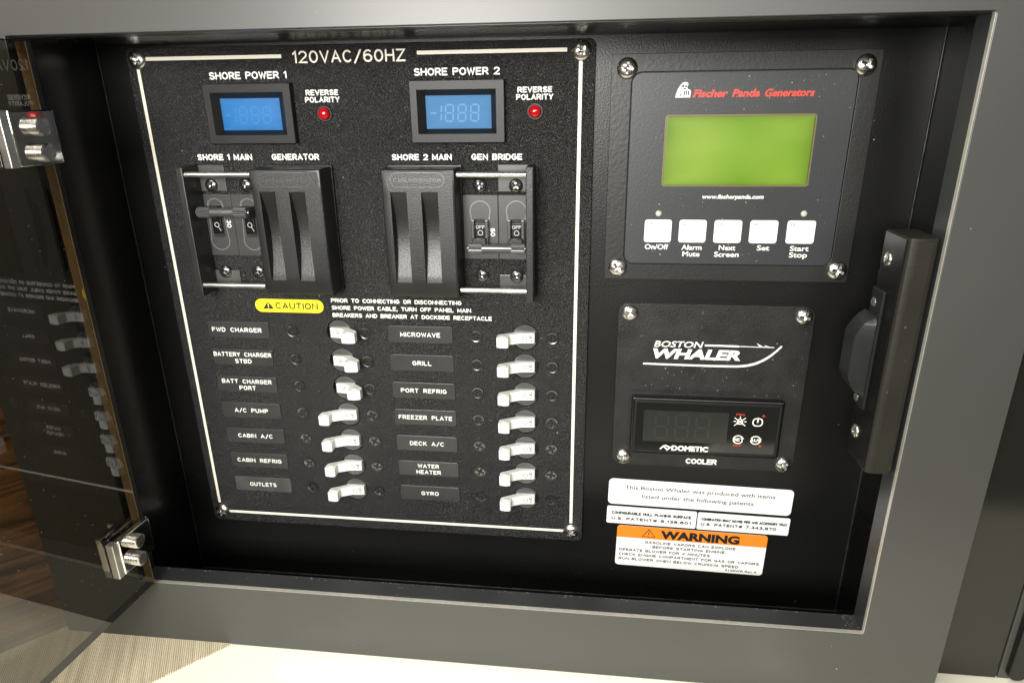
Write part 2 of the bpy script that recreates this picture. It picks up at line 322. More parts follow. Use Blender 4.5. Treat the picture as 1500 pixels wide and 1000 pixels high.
G = {   # single-line engraver's alphabet, y up, cap height 1: (width, [strokes])
 'A': (.66, [[(0, 0), (.33, 1), (.66, 0)], [(.11, .33), (.55, .33)]]),
 'B': (.58, [[(0, 0), (0, 1)], [(0, 1)]+arc(.34, .765, .22, .235, 90, -90)+[(0, .53)], [(0, .53)]+arc(.34, .265, .24, .265, 90, -90)+[(0, 0)]]),
 'C': (.62, [arc(.33, .5, .33, .5, 48, 312, 14)]),
 'D': (.60, [[(0, 0), (0, 1)], [(0, 1), (.2, 1)]+arc(.24, .5, .36, .5, 90, -90, 12)+[(.2, 0), (0, 0)]]),
 'E': (.54, [[(.54, 1), (0, 1), (0, 0), (.54, 0)], [(0, .52), (.46, .52)]]),
 'F': (.52, [[(.52, 1), (0, 1), (0, 0)], [(0, .52), (.44, .52)]]),
 'G': (.64, [arc(.33, .5, .33, .5, 48, 345, 14)+[(.65, .47), (.38, .47)]]),
 'H': (.60, [[(0, 0), (0, 1)], [(.6, 0), (.6, 1)], [(0, .52), (.6, .52)]]),
 'I': (.0, [[(0, 0), (0, 1)]]),
 'K': (.58, [[(0, 0), (0, 1)], [(.56, 1), (0, .4)], [(.2, .6), (.6, 0)]]),
 'L': (.50, [[(0, 1), (0, 0), (.5, 0)]]),
 'M': (.72, [[(0, 0), (0, 1), (.36, .2), (.72, 1), (.72, 0)]]),
 'N': (.62, [[(0, 0), (0, 1), (.62, 0), (.62, 1)]]),
 'O': (.68, ['c'+'', arc(.34, .5, .34, .5, 0, 337.5, 15)]),
 'P': (.57, [[(0, 0), (0, 1)], [(0, 1)]+arc(.34, .74, .23, .26, 90, -90)+[(0, .48)]]),
 'Q': (.68, [arc(.34, .5, .34, .5, 0, 360, 15), [(.4, .25), (.68, -.05)]]),
 'R': (.60, [[(0, 0), (0, 1)], [(0, 1)]+arc(.34, .74, .23, .26, 90, -90)+[(0, .48)], [(.3, .48), (.6, 0)]]),
 'S': (.58, [arc(.29, .76, .27, .24, 30, 250, 9)[:-1]+[(.29, .51)]+arc(.29, .25, .29, .25, 75, -150, 9)]),
 'T': (.60, [[(0, 1), (.6, 1)], [(.3, 1), (.3, 0)]]),
 'U': (.60, [[(0, 1)]+arc(.3, .3, .3, .3, 180, 360)+[(.6, 1)]]),
 'V': (.64, [[(0, 1), (.32, 0), (.64, 1)]]),
 'W': (.84, [[(0, 1), (.21, 0), (.42, .9), (.63, 0), (.84, 1)]]),
 'X': (.6, [[(0, 0), (.6, 1)], [(0, 1), (.6, 0)]]),
 'Y': (.62, [[(0, 1), (.31, .5), (.62, 1)], [(.31, .5), (.31, 0)]]),
 'Z': (.60, [[(0, 1), (.6, 1), (0, 0), (.6, 0)]]),
 '0': (.60, ['c', arc(.3, .5, .3, .5, 0, 337.5, 15)]),
 '1': (.22, [[(0, .8), (.2, 1), (.2, 0)]]),
 '2': (.58, [arc(.29, .72, .28, .28, 165, -35, 9)+[(0, 0), (.58, 0)]]),
 '3': (.56, [arc(.28, .75, .25, .25, 150, -80, 8)+arc(.28, .26, .28, .26, 80, -150, 8)]),
 '6': (.58, [[(.50, .92)]+arc(.34, .6, .34, .4, 80, 180, 6)+[(0, .32)], ['c'], arc(.29, .31, .29, .31, 0, 337.5, 14)]),
 '8': (.56, ['c', arc(.28, .75, .24, .25, 0, 337.5, 12), 'c', arc(.28, .26, .28, .26, 0, 337.5, 12)]),
 '/': (.5, [[(0, -.12), (.5, 1.05)]]),
 ',': (.08, [[(.08, .04), (0, -.2)]]), '.': (.02, [[(0, 0), (.02, 0)]]), '-': (.4, [[(0, .5), (.4, .5)]]),
 '4': (.58, [[(.44, 0), (.44, 1), (0, .27), (.58, .27)]]), '5': (.56, [[(.5, 1), (.08, 1), (.03, .55)]+arc(.27, .32, .29, .32, 100, -150, 9)]),
 '7': (.56, [[(0, 1), (.56, 1), (.18, 0)]]), '9': (.58, ['c', arc(.29, .69, .29, .31, 0, 337.5, 14), [(.58, .68)]+arc(.24, .4, .34, .4, 0, -100, 6)]),
 '#': (.66, [[(.14, 0), (.28, 1)], [(.42, 0), (.56, 1)], [(0, .33), (.62, .33)], [(.04, .67), (.66, .67)]]), ':': (.02, [[(0, 0), (.02, 0)], [(0, .6), (.02, .6)]]),
 '|': (.0, [[(0, 0), (0, 1)]]),
 # squared letters of the red logotype
 'f_': (.62, [[(.62, 1), (0, 1), (0, 0)], [(0, .52), (.5, .52)]]), 'p_': (.62, [[(0, 0), (0, 1), (.62, 1), (.62, .42), (0, .42)]]),
 'g_': (.64, [[(.64, 1), (0, 1), (0, 0), (.64, 0), (.64, .5), (.32, .5)]]),
 'i': (.0, [[(0, 0), (0, .68)], [(0, .93), (0, .97)]]), 's': (.46, [[(.46, .7), (0, .7), (0, .38), (.46, .38), (.46, 0), (0, 0)]]),
 'c': (.44, [[(.44, .7), (0, .7), (0, 0), (.44, 0)]]), 'h': (.46, [[(0, 0), (0, 1)], [(0, .7), (.46, .7), (.46, 0)]]),
 'e': (.46, [[(.46, 0), (0, 0), (0, .7), (.46, .7), (.46, .34), (.02, .34)]]), 'r': (.34, [[(0, 0), (0, .7), (.34, .7)]]),
 'a': (.46, [[(.02, .7), (.46, .7), (.46, 0), (0, 0), (0, .38), (.44, .38)]]), 'n': (.46, [[(0, 0), (0, .7), (.46, .7), (.46, 0)]]),
 'd': (.46, [[(.46, 1), (.46, 0), (0, 0), (0, .7), (.46, .7)]]), 't': (.34, [[(0, .98), (0, 0), (.34, 0)], [(0, .7), (.34, .7)]]),
 'o': (.46, [[(0, 0), (0, .7), (.46, .7), (.46, 0), (0, 0)]]),
}
def stroke_text(name, s, x0, x1, yb, h, z, m, parent, sw=.16, gap=.26, shear=0, space=.55, pos=(0, 0, 0), chars=None, rot=0, center=None, lines=None):
    """s may be a list of lines: (text, x0, x1, baseline)"""
    V = []; F = []; dz = 0
    for (s, x0, x1, yb, h) in (lines or [(s, x0, x1, yb, h)]):
        ch = chars or list(s); adv = 0; st = []
        for c in ch:
            if c == ' ': adv += space; continue
            w, ss = G[c]; cl = False
            for q in ss:
                if q == 'c' or q == ['c']: cl = True; continue
                st.append(([(p[0]+adv, p[1]) for p in q], cl)); cl = False
            adv += w+gap
        tot = adv-gap; wid = x1-x0; kx = (wid-sw*h)/tot
        for q, cl in st:
            pts = [(x0+sw*h/2+p[0]*kx+shear*p[1]*h, yb-sw*h/2-p[1]*(h-sw*h)) for p in q]
            ribbon(V, F, pts, sw*h, z+(dz % 5)*.012, cl); dz += 1
    if rot:
        c = center; ca, sa = math.cos(rot), math.sin(rot)
        V = [(c[0]+(x-c[0])*ca-(y-c[1])*sa, c[1]+(x-c[0])*sa+(y-c[1])*ca, zz) for x, y, zz in V]
    return obj(name, mesh(name, V, F, m, recalc=False), parent, pos)
FONTCAP = []
def font_mesh(s, bold=0):
    cu = bpy.data.curves.new('tmp', 'FONT'); cu.body = s; cu.size = 1; cu.resolution_u = 3; cu.offset = bold
    o = bpy.data.objects.new('tmp', cu); COL.objects.link(o)
    me = bpy.data.meshes.new_from_object(o.evaluated_get(bpy.context.evaluated_depsgraph_get())); bpy.data.objects.remove(o)
    return [tuple(v.co) for v in me.vertices], [tuple(p.vertices) for p in me.polygons]
hv, _ = font_mesh('H'); CAP = max(v[1] for v in hv)
def font_text(name, lines, z, m, parent, bold=.0, shear=0, pos=(0, 0, 0), ang=0, c=(0, 0)):
    """lines: (text, x0, x1, baseline y, cap height) in mm"""
    V = []; F = []
    for s, x0, x1, yb, h in lines:
        v, f = font_mesh(s, bold); a = min(p[0] for p in v); b = max(p[0] for p in v); k = (x1-x0)/(b-a); q = h/CAP; n = len(V)
        for p in v:
            x = x0+(p[0]-a)*k+shear*p[1]*q; y = yb-p[1]*q
            if ang: x, y = c[0]+(x-c[0])*math.cos(ang)-(y-c[1])*math.sin(ang), c[1]+(x-c[0])*math.sin(ang)+(y-c[1])*math.cos(ang)
            V.append((x, y, z))
        F += [tuple(i+n for i in g) for g in f]
    return obj(name, mesh(name, V, F, m, recalc=False), parent, pos)
def strokes(name, polys, w, z, m, parent, pos=(0, 0, 0)):     # polys: (points, closed)
    V = []; F = []
    for i, (p, cl) in enumerate(polys): ribbon(V, F, p, w, z+.01*(i % 5), cl)
    return obj(name, mesh(name, V, F, m, recalc=False), parent, pos)
def flat(name, polys, z, m, parent, pos=(0, 0, 0)):
    V = []; F = []
    for i, p in enumerate(polys):
        n = len(V); V += [(x, y, z+.01*(i % 4)) for x, y in p]; F.append(tuple(range(n, n+len(p))))
    return obj(name, mesh(name, V, F, m, recalc=False), parent, pos)

# ------------------------------------------------------------------ setting: counter, mat, wooden wall
z0c = 64
ctr = sheet('countertop', [(-112, 64), (372.6, 64), (372.6, 49), (700, 49), (700, 700), (-700, 700), (-700, 653)], [], 0, 1, 'cream')
def horiz(name, pts, y0, y1, m):       # slab lying flat: pts are (x, z)
    n = len(pts); v = [(x, y0, z) for x, z in pts]+[(x, y1, z) for x, z in pts]
    f = [tuple(range(n)), tuple(range(n, 2*n))]+[(i, (i+1) % n, n+(i+1) % n, n+i) for i in range(n)]
    return mesh(name, v, f, m)
# cream top with a shallow rounded tray pressed into it
def tray_top():
    V = []; F = []; xs = [-760+8*i for i in range(190)]; zs = [49+6*i for i in range(36)]
    def hgt(x, z):
        d = min(min(x+45, 300-x), min(z-91, 420-z)); t = max(0, min(1, d/26)); return 206+16*(t*t*(3-2*t))
    for z in zs:
        for x in xs: V.append((x, hgt(x, z), z))
    nx = len(xs)
    for j in range(len(zs)-1):
        for i in range(nx-1):
            x, z = xs[i], zs[j]
            if z < 63 and x < 372: continue
            if x < -260 and z < 300 and x < -(z-60)-185: continue
            F.append((j*nx+i, j*nx+i+1, (j+1)*nx+i+1, (j+1)*nx+i))
    me = mesh('countertop', V, F, 'cream'); shade(me, 60); return me
bpy.data.meshes.remove(ctr)
ct = obj('countertop', tray_top(), None); ct['kind'] = 'structure'
mt = obj('woven_mat', horiz('woven_mat', [(-217, 62), (-70, 62), (-300, 292), (-560, 552), (-700, 552), (-560, 420)], 206.0, 205.0, 'woven'), None)
tag(mt, 'beige woven fabric mat with fine slanting threads under the left end of the cabinet', 'mat')
wl = obj('wooden_wall', mesh('wooden_wall', [(x+dx, y, z+dz) for x, z in ((-216, 75), (-560, 432)) for dx, dz in ((0, 0), (-9, -9)) for y in (206, -520)],
     [(0, 1, 5, 4), (2, 3, 7, 6), (0, 1, 3, 2), (4, 5, 7, 6), (0, 4, 6, 2), (1, 5, 7, 3)], 'walnut'), None); wl['kind'] = 'structure'

# ------------------------------------------------------------------ cabinet
OX0, OX1, OY0, OY1, D = -147.0, 325.0, -184.3, 157.0, 80.0
cab = thing('cabinet', 'grey cabinet front with a deep black recess that holds the electrical panels', 'cabinet', (80, 205, 40))
P0 = (0, 0, 0)
obj('front_panel', sheet('front_panel', [(-213.2, -420), (372, -420), (372, 205.6), (-213.2, 205.6)], [rrect(OX0, OY0, OX1, OY1, 1.2, 2)], D-3, D, 'cabinet_grey', .35), cab)
g = .35
# four lining strips of the opening, mitred
def strip(name, a, b, c, d, m, z0, z1):
    v = [(x, y, z) for z in (z0, z1) for x, y in (a, b, c, d)]
    return mesh(name, v, [(0, 1, 2, 3), (4, 5, 6, 7), (0, 1, 5, 4), (1, 2, 6, 5), (2, 3, 7, 6), (3, 0, 4, 7)], m)
i0, i1, j0, j1 = OX0+g, OX1-g, OY0+g, OY1-g; o = 9
for a, b, c, d in (((i0, j0), (i1, j0), (i1+o, j0-o), (i0-o, j0-o)), ((i1, j0), (i1, j1), (i1+o, j1+o), (i1+o, j0-o)),
                   ((i1, j1), (i0, j1), (i0-o, j1+o), (i1+o, j1+o)), ((i0, j1), (i0, j0), (i0-o, j0-o), (i0-o, j1+o))):
    obj('lining_strip', strip('lining_strip', a, b, c, d, 'trim_black', 64, D-3.2), cab)
w = .38
for a, b, c, d in (((OX1-w, OY0), (OX1, OY0), (OX1, OY1), (OX1-w, OY1-w)), ((OX1-w, OY1-w), (OX1, OY1), (OX0, OY1), (OX0, OY1-w))):
    obj('edge_highlight', strip('edge_highlight', a, b, c, d, 'highlight_metal', D-3, D-.5), cab)  # thin bright strips painting the edge highlight at right and bottom
BX0, BX1, BY0, BY1 = -159.0, 343.5, -185.0, 212.0
def wall(a, b): obj('recess_wall', boxm('recess_wall', a, b, 'wall_black'), cab)
wall((BX0-4, BY0-4, -3), (BX0, BY1, 63.5)); wall((BX1, BY0-4, -3), (BX1+4, BY1, 63.5))
wall((BX0, BY0-4, -3), (BX1, BY0, 63.5)); wall((BX0, BY1, -3), (BX1, BY1+3, 63.5))
obj('back_panel', boxm('back_panel', (BX0-4, BY0-4, -7), (BX1+4, BY1+3, -3.01), 'box_black'), cab)
# silicone seam beads in the back corners
def bead(pts, r):
    V = []; F = []
    ax = 1 if abs(pts[0][1]-pts[-1][1]) > 10 else 0; L = abs(pts[-1][ax]-pts[0][ax]); n = 160
    for i in range(n+1):
        t = i/n; c = [pts[0][k]+(pts[-1][k]-pts[0][k])*t for k in range(3)]; rr = r*(.6+.7*random.random())
        for k in range(5):
            a = 2*math.pi*k/5
            V.append((c[0]+rr*math.cos(a), c[1], c[2]+rr*math.sin(a)) if ax == 1 else (c[0], c[1]+rr*math.cos(a), c[2]+rr*math.sin(a)))
    for i in range(n):
        for k in range(5): F.append((i*5+k, i*5+(k+1) % 5, (i+1)*5+(k+1) % 5, (i+1)*5+k))
    me = mesh('seam_bead', V, F, 'trim_black'); shade(me, 80); obj('seam_bead', me, cab)
bead([(BX0+.4, BY0, -2.6), (BX0+.4, BY1, -2.6)], .5); bead([(BX1-.4, BY0, -2.6), (BX1-.4, BY1, -2.6)], .5)
bead([(BX0, BY1-.4, -2.6), (BX1, BY1-.4, -2.6)], .6)
obj('side_panel', boxm('side_panel', (368, -420, 44), (422.5, 205.4, 56.2), 'side_gloss', .4), cab)
nb = thing('neighbour_cabinet', 'next grey cabinet at the right edge, behind a black rounded seal', 'cabinet', (450, 205, 50))
obj('front_panel', boxm('front_panel', (424, -420, 40), (560, 206, 55.5), 'cabinet_grey', .4), nb)
obj('seal', prism('seal', rrect(427.5, -419, 438, 203.5, 4.5), 55.4, 60, 'wall_black', .8), nb)

def flecks(name, parent, n, fn, m, rmax, seed):
    rn = random.Random(seed); V = []; F = []
    for i in range(n):
        x, y, z = fn(rn); q = len(V); k = rn.randint(3, 5); rr = .08+rmax*rn.random()**4; el = 1+1.8*rn.random(); a0 = rn.random()*3.14
        for j in range(k):
            a = 2*math.pi*j/k; u, v = rr*el*math.cos(a), rr*math.sin(a)*rn.uniform(.6, 1); V.append((x+u*math.cos(a0)-v*math.sin(a0), y+u*math.sin(a0)+v*math.cos(a0), z))
        F.append(tuple(range(q, q+k)))
    o = obj(name, mesh(name, V, F, m, recalc=False), parent); o['kind'] = 'stuff'
mat('chip', (.42, .40, .34), .5)
flecks('dust', cab, 150, lambda g: (g.uniform(BX0+5, BX1-5), BY0+5+390*g.random(), -2.95), 'dust', .28, 5)
flecks('scuff_marks', cab, 12, lambda g: (g.uniform(-205, 370), g.choice((g.uniform(160, 203), g.uniform(-215, -188))), D+.04), 'chip', .34, 8)
flecks('scuff_marks', cab, 7, lambda g: (g.uniform(328, 370), g.uniform(-180, 200), D+.04), 'chip', .34, 9)
# paint chips along the mitres and inner edges of the lining, where the silver shows
V = []; F = []; rn = random.Random(12)
for i in range(210):
    t = rn.random()
    if i < 130: x, y, z = -150+475*t, OY1-g-.06, 64.2+rn.random()**2*2
    elif i < 170: x, y, z = 316+9*rn.random(), OY1-g-.06, 64+15*rn.random()
    else: x, y, z = OX0+470*t, OY1-g-.06, 78+1.5*rn.random()
    q = len(V); L_ = .2+1.6*rn.random()**3; w_ = .08+.25*rn.random()
    V += [(x, y, z), (x+L_, y, z+.1*rn.random()), (x+L_*.8, y, z+w_), (x+.1*L_, y, z+w_)]; F.append((q, q+1, q+2, q+3))
cc = obj('paint_chips', mesh('paint_chips', V, F, 'chip', recalc=False), cab); cc['kind'] = 'stuff'

# ------------------------------------------------------------------ strike block with catch on the right of the recess
st = thing('strike_block', 'worn black mounting block on the right side of the recess with a rounded door catch', 'door catch', (318, 48, 60))
prof = [(323.9, 48), (309, 48), (309, 77.2), (311.6, 79.4-1.2), (321.5, 78.2), (323.9, 76)]
V = []; F = []
def extr(name, prof, y0, y1, m, bev=0):          # profile (x, z) swept along y
    n = len(prof); v = [(x, y0, z) for x, z in prof]+[(x, y1, z) for x, z in prof]
    f = [tuple(range(n)), tuple(range(n, 2*n))]+[(i, (i+1) % n, n+(i+1) % n, n+i) for i in range(n)]
    me = mesh(name, v, f, m)
    return bevel(me, bev, 2) if bev else me
obj('block', extr('block', [(324, 49.5), (309, 49.5), (309, 75.2), (309.8, 76.6), (312.3, 77.3), (320.5, 77.3), (322.5, 76.4), (324, 74)], -84.2, 47.2, 'strike_brown', .5), st)
obj('wear_strip', boxm('wear_strip', (312.9, -82.6, 77.0), (320.2, 45.6, 77.55), 'strike_brown', .15), st, label='scuffed brown front strip')
obj('side_cover', boxm('side_cover', (308.3, -83.6, 50), (309.05, 46.0, 75.0), 'wall_black', .3), st)
obj('catch_plate', prism('catch_plate', [(0, 0)]+[], 0, 1, 'latch_grey') if False else boxm('catch_plate', (306.6, -53.5, 50.5), (308.3, 14.5, 64.5), 'latch_grey', .5), st)
V = []; F = []; ny, nz = 20, 10
for i in range(ny+1):
    for k in range(nz+1):
        y = -39+47*i/ny; z = 45.5+17.5*k/nz; t = min(i, ny-i)/5.0; q = min(k, nz-k)/2.0
        V.append((306.8-9.5*min(1, t)**.5*min(1, q+.55)**.5*(1 if 0 < k < nz else 0), y, z))
for i in range(ny):
    for k in range(nz): F.append((i*(nz+1)+k, i*(nz+1)+k+1, (i+1)*(nz+1)+k+1, (i+1)*(nz+1)+k))
me = mesh('catch_roller', V, F, 'latch_grey'); shade(me, 50); obj('catch_roller', me, st)
def xdisc(name, r, h, m, deep=.8):
    me = screw(name, r, h, m, deep=deep)
    for v in me.vertices: c = v.co.copy(); v.co = (c.y, c.x, c.z)       # head turned to face left
    me.flip_normals(); return me
bs = xdisc('block_screw', 3.9, 1.6, 'steel'); cs = xdisc('catch_screw', 2.7, 1.2, 'bar_grey')
for y, z in ((-70, 58.5), (31, 57.5)): obj('screw', bs, st, (308.2, y, z), 'bright cross-head screw')
for y, z in ((-45.5, 55), (10.5, 54.5)): obj('screw', cs, st, (306.6, y, z))

# ------------------------------------------------------------------ smoked acrylic door, open, with chrome hinges
TH = math.radians(5.363); nrm = (math.cos(TH), 0, math.sin(TH)); OFF = -125.2
# surface: cos X - sin*z = OFF ; s runs along z
def dp(t, y, z):      # point t mm in front of the mirror face at depth z
    x = (OFF-math.sin(TH)*z)/math.cos(TH); return (x+t*math.cos(TH), y, z+t*math.sin(TH))
def dbox(name, t0, t1, y0, y1, za, zb, m, bev=0, seg=2):
    v = [dp(t, y, z) for t in (t0, t1) for y in (y0, y1) for z in (za, zb)]
    f = [(0, 1, 3, 2), (4, 6, 7, 5), (0, 4, 5, 1), (2, 3, 7, 6), (0, 2, 6, 4), (1, 5, 7, 3)]
    me = mesh(name, v, f, m); return bevel(me, bev, seg) if bev else me
T = 6.0; Y0, Y1, ZA, ZB = -181.3, 153.6, 83.5, 540
door = obj('door', mesh('door', [dp(t, y, z) for t in (-T, 0) for y in (Y0, Y1) for z in (ZA, ZB)], [(0, 2, 3, 1), (4, 5, 7, 6)], ['acrylic_back', 'acrylic'], recalc=False), cab, label='smoked see-through acrylic door standing open, mirroring the breaker panel'); WP[door.name] = P0
door.data.polygons[1].material_index = 1
e = .05
obj('hinge_edge', dbox('hinge_edge', -T+e, -e, Y0, Y1, ZA-.4, ZA, 'acrylic_edge'), door, label='sawn brownish edge of the acrylic sheet')
obj('bottom_edge', dbox('bottom_edge', -T+e, -e, Y1, Y1+.3, ZA, ZB, 'wall_black'), door)
obj('top_edge', dbox('top_edge', -T+e, -e, Y0-.3, Y0, ZA, ZB, 'wall_black'), door)
rnd = random.Random(3); V = []; F = []
for i in range(520):
    z = ZA+2+(rnd.random()**1.3)*190; y = 154-(rnd.random()**1.5)*330; r = .07+.16*rnd.random()**3; n = len(V)
    for k in range(4): V.append(dp(.06, y+r*math.sin(k*math.pi/2), z+r*1.2*math.cos(k*math.pi/2)))
    F.append((n, n+1, n+2, n+3))
du = obj('dust', mesh('dust', V, F, 'dust', recalc=False), door); du['kind'] = 'stuff'
def hinge(y0, y1, yb, zs):
    h = obj('hinge', dbox('hinge', 1.2, 5.6, y0, y1, 81.5, 108, 'chrome', .9, 3), cab, label='polished chrome hinge clamp')
    WP[h.name] = P0
    obj('rear_plate', dbox('rear_plate', -T-5.4, -T-.4, y0, y1, 81.5, 108, 'chrome', .7), h)
    obj('clamp_end', dbox('clamp_end', .3, 5.2, y0-.1, y1+.1, 108, 112.5, 'rail_metal', .5), h)
    obj('pad', dbox('pad', .02, 1.25, y0+.6, y1-.6, 84, 108, 'wall_black'), h)
    obj('web', dbox('web', -T-.6, 1.4, y0+1, y1-1, 79.2, 82.2, 'chrome', .4), h)
    obj('pivot', dbox('pivot', -22, -T-5, y0+4, y1-4, 80.5, 88, 'chrome', .8), h)
    for yy, zz in zip(yb, zs):
        # threaded stud ends with a slot
        V = []; F = []; n = 28; rings = [(5.0, 5.4)]
        hgt = 5.6
        for k in range(7): rings += [(4.6, hgt), (4.0, hgt+.35), (4.6, hgt+.7)]; hgt += .7
        rings += [(3.6, hgt+.4)]
        c0 = dp(0, yy, zz)
        for r, hh in rings:
            for i in range(n):
                a = 2*math.pi*i/n; dz = r*math.cos(a); q = dp(hh, yy+r*math.sin(a), zz+dz); V.append(q)
        for j in range(len(rings)-1):
            for i in range(n): F.append((j*n+i, j*n+(i+1) % n, (j+1)*n+(i+1) % n, (j+1)*n+i))
        F.append(tuple(range((len(rings)-1)*n, len(rings)*n)))
        me = mesh('clamp_bolt', V, F, 'steel'); shade(me, 22); obj('clamp_bolt', me, h)
hinge(-148.6, -121.6, (-140.6, -128), (94.5, 95)); hinge(102.2, 126.6, (108.6, 121), (97, 98))

# ------------------------------------------------------------------ breaker panel
bpn = thing('breaker_panel', 'large black textured breaker panel with white border line and two columns of white switches', 'breaker panel', (7, 161, 0))
PIT = 21.018; LX, RX = -18.1, 111.4; LS = (-52.4, 0.1); RS = (77.9, 129.9)
holes = [circ(x, PIT*i, 9.25, 40) for x in (LX, RX) for i in range(7)]
obj('face_plate', sheet('face_plate', rrect(-138, -183.2, 153.4, 161.2, 4), holes, -2.9, 0, 'plate_black', .5), bpn)
Z = .14
def bar(pts, w_, m='line_ink', name='border_line', z=Z): 
    V = []; F = []; ribbon(V, F, pts, w_, z, cap=False); obj(name, mesh(name, V, F, m, recalc=False), bpn)
bar([(-124.7, -177), (-36.5, -177)], 2.1); bar([(47.9, -177.4), (136.9, -177.4)], 2.1)
bar([(-131.2, -171.4), (-131.4, 145)], 2.1); bar([(144.9, -171.4), (144.9, 145.5)], 2.1); bar([(-125, 152.6), (139, 152.6)], 2.1)
stroke_text('title_lettering', '120VAC/60HZ', -29.5, 40.8, -172.8, 7.0, Z, 'line_ink', bpn, sw=.15, gap=.28)
L = [('SHORE POWER 1', -84.9, -34.4, -164.4, 4.3), ('SHORE POWER 2', 45.4, 97.4, -164.6, 4.3)]
for l in L: stroke_text('lettering', *l, Z, 'white_ink', bpn, sw=.20)
for l in [('REVERSE', -23.6, -2.8, -154.4, 3.3), ('POLARITY', -24.5, -2.3, -150.3, 3.3), ('REVERSE', 107.8, 128.4, -154.4, 3.3), ('POLARITY', 106.9, 129.1, -150.3, 3.3)]:
    stroke_text('lettering', *l, Z, 'white_ink', bpn, sw=.215, gap=.30)
for l in [('SHORE 1 MAIN', -101.5, -64.2, -115.9, 3.9), ('GENERATOR', -51, -19.4, -115.9, 3.9), ('SHORE 2 MAIN', 28, 66.3, -115.6, 3.8), ('GEN BRIDGE', 78.7, 110.4, -115.6, 3.8)]:
    stroke_text('lettering', *l, Z, 'white_ink', bpn, sw=.215, gap=.30)
for l in [('PRIOR TO CONNECTING OR DISCONNECTING', -21.9, 68.8, -21.6, 2.9), ('SHORE POWER CABLE, TURN OFF PANEL MAIN', -21.9, 75.2, -16.4, 2.9), ('BREAKERS AND BREAKER AT DOCKSIDE RECEPTACLE', -21.9, 89.2, -11.1, 2.9)]:
    stroke_text('lettering', *l, Z, 'white_ink', bpn, sw=.21, space=.7)
# corner screws
pan = [screw('panel_screw', 5.8, 3.1, 'steel', ang=a, deep=2.4, cl=.56, cw=.13) for a in (.3, .9, .6, .1)]
for i, (x, y) in enumerate(((-130.4, -176.7), (145.1, -176.7), (145.2, 152.4), (-130, 152.4))): obj('corner_screw', pan[i], bpn, (x, y, .05))
# voltmeters
def meter(x0, x1, y0, y1, lx0, lx1, ly0, ly1, lcd, seg, txt_x):
    V = []; F = []
    def ring(a, b, c, d, z): n = len(V); V.extend([(a, c, z), (b, c, z), (b, d, z), (a, d, z)]); return n
    r = [ring(x0, x1, y0, y1, 0), ring(x0, x1, y0, y1, 4.6), ring(x0+.4, x1-.4, y0+.4, y1-.4, 5), ring(x0+4.4, x1-5, y0+5.2, y1-5.2, 5), ring(lx0-1, lx1+1, ly0-1, ly1+1, .5), ring(lx0-1, lx1+1, ly0-1, ly1+1, .15)]
    for a, b in zip(r, r[1:]):
        for i in range(4): F.append((a+i, a+(i+1) % 4, b+(i+1) % 4, b+i))
    m = obj('voltmeter', mesh('voltmeter', V, F, 'bezel_black'), bpn)
    WP[m.name] = P0
    obj('display', boxm('display', (lx0-1, ly0-1, .16), (lx1+1, ly1+1, .45), lcd), m)
    P = []; dw, dh = 4.6, 9.4; yb = ly0+4.3
    bars = []
    def hb(x, y): bars.append([(x+.5, y), (x+dw-.5, y)])
    def vb(x, y, s): bars.append([(x, y+.5), (x-s, y+dh/2-.5)])
    xs = txt_x; bars.append([(xs, yb+dh/2), (xs+3.4, yb+dh/2)]); vb(xs+6.9, yb, .25); vb(xs+6.6, yb+dh/2, .25)
    for k in range(3):
        x = xs+9.3+k*7.8
        hb(x+.3, yb); hb(x, yb+dh/2); hb(x-.3, yb+dh)
        vb(x+.2, yb, .2); vb(x+dw+.3, yb, .2); vb(x-.1, yb+dh/2, .2); vb(x+dw, yb+dh/2, .2)
    V = []; F = []
    for q, p in enumerate(bars): ribbon(V, F, p, .95, .5+.01*(q % 3), cap=False)
    obj('digit_segments', mesh('digit_segments', V, F, seg, recalc=False), m)
meter(-88.1, -31.4, -161.9, -126.3, -79.0, -42, -152.3, -135.3, 'lcd_blue', 'lcd_seg', -77.5)
meter(42.9, 100.4, -162.0, -126.2, 52.7, 90.8, -152.4, -135.3, 'lcd_blue_pale', 'lcd_seg_pale', 54.5)
# reverse polarity lamps
for x in (-12.7, 118.3):
    b_o = obj('indicator_lamp', lathe('indicator_lamp', [(5.0, 0), (5.0, .5), (4.6, .9), (4.0, .9), (3.9, .3), (.01, .3)], 'bezel_black'), bpn, (x, -143.8, 0))
    obj('lens', lathe('lens', [(3.75, .2), (3.75, 1.6), (3.4, 2.6), (2.5, 3.5), (1.3, 4.0), (.02, 4.1)], 'red_lens', 28, smooth=80), b_o, (x, -143.8, .2))
# caution badge
cb = obj('caution_badge', prism('caution_badge', rrect(-77.0, -23.1, -27.7, -13.7, 4.6, 8), .02, .35, 'caution_yellow'), bpn); WP[cb.name] = P0
stroke_text('lettering', 'CAUTION', -62.3, -31.6, -16.1, 4.7, .42, 'black_ink', cb, sw=.19, gap=.28)
flat('warning_triangle', [[(-71.6, -16.0), (-67.4, -21.4), (-63.4, -16.0)]], .42, 'black_ink', cb)
strokes('exclamation_mark', [([(-67.45, -20.0), (-67.45, -18.0)], False), ([(-67.45, -17.1), (-67.45, -16.9)], False)], .75, .47, 'caution_yellow', cb)
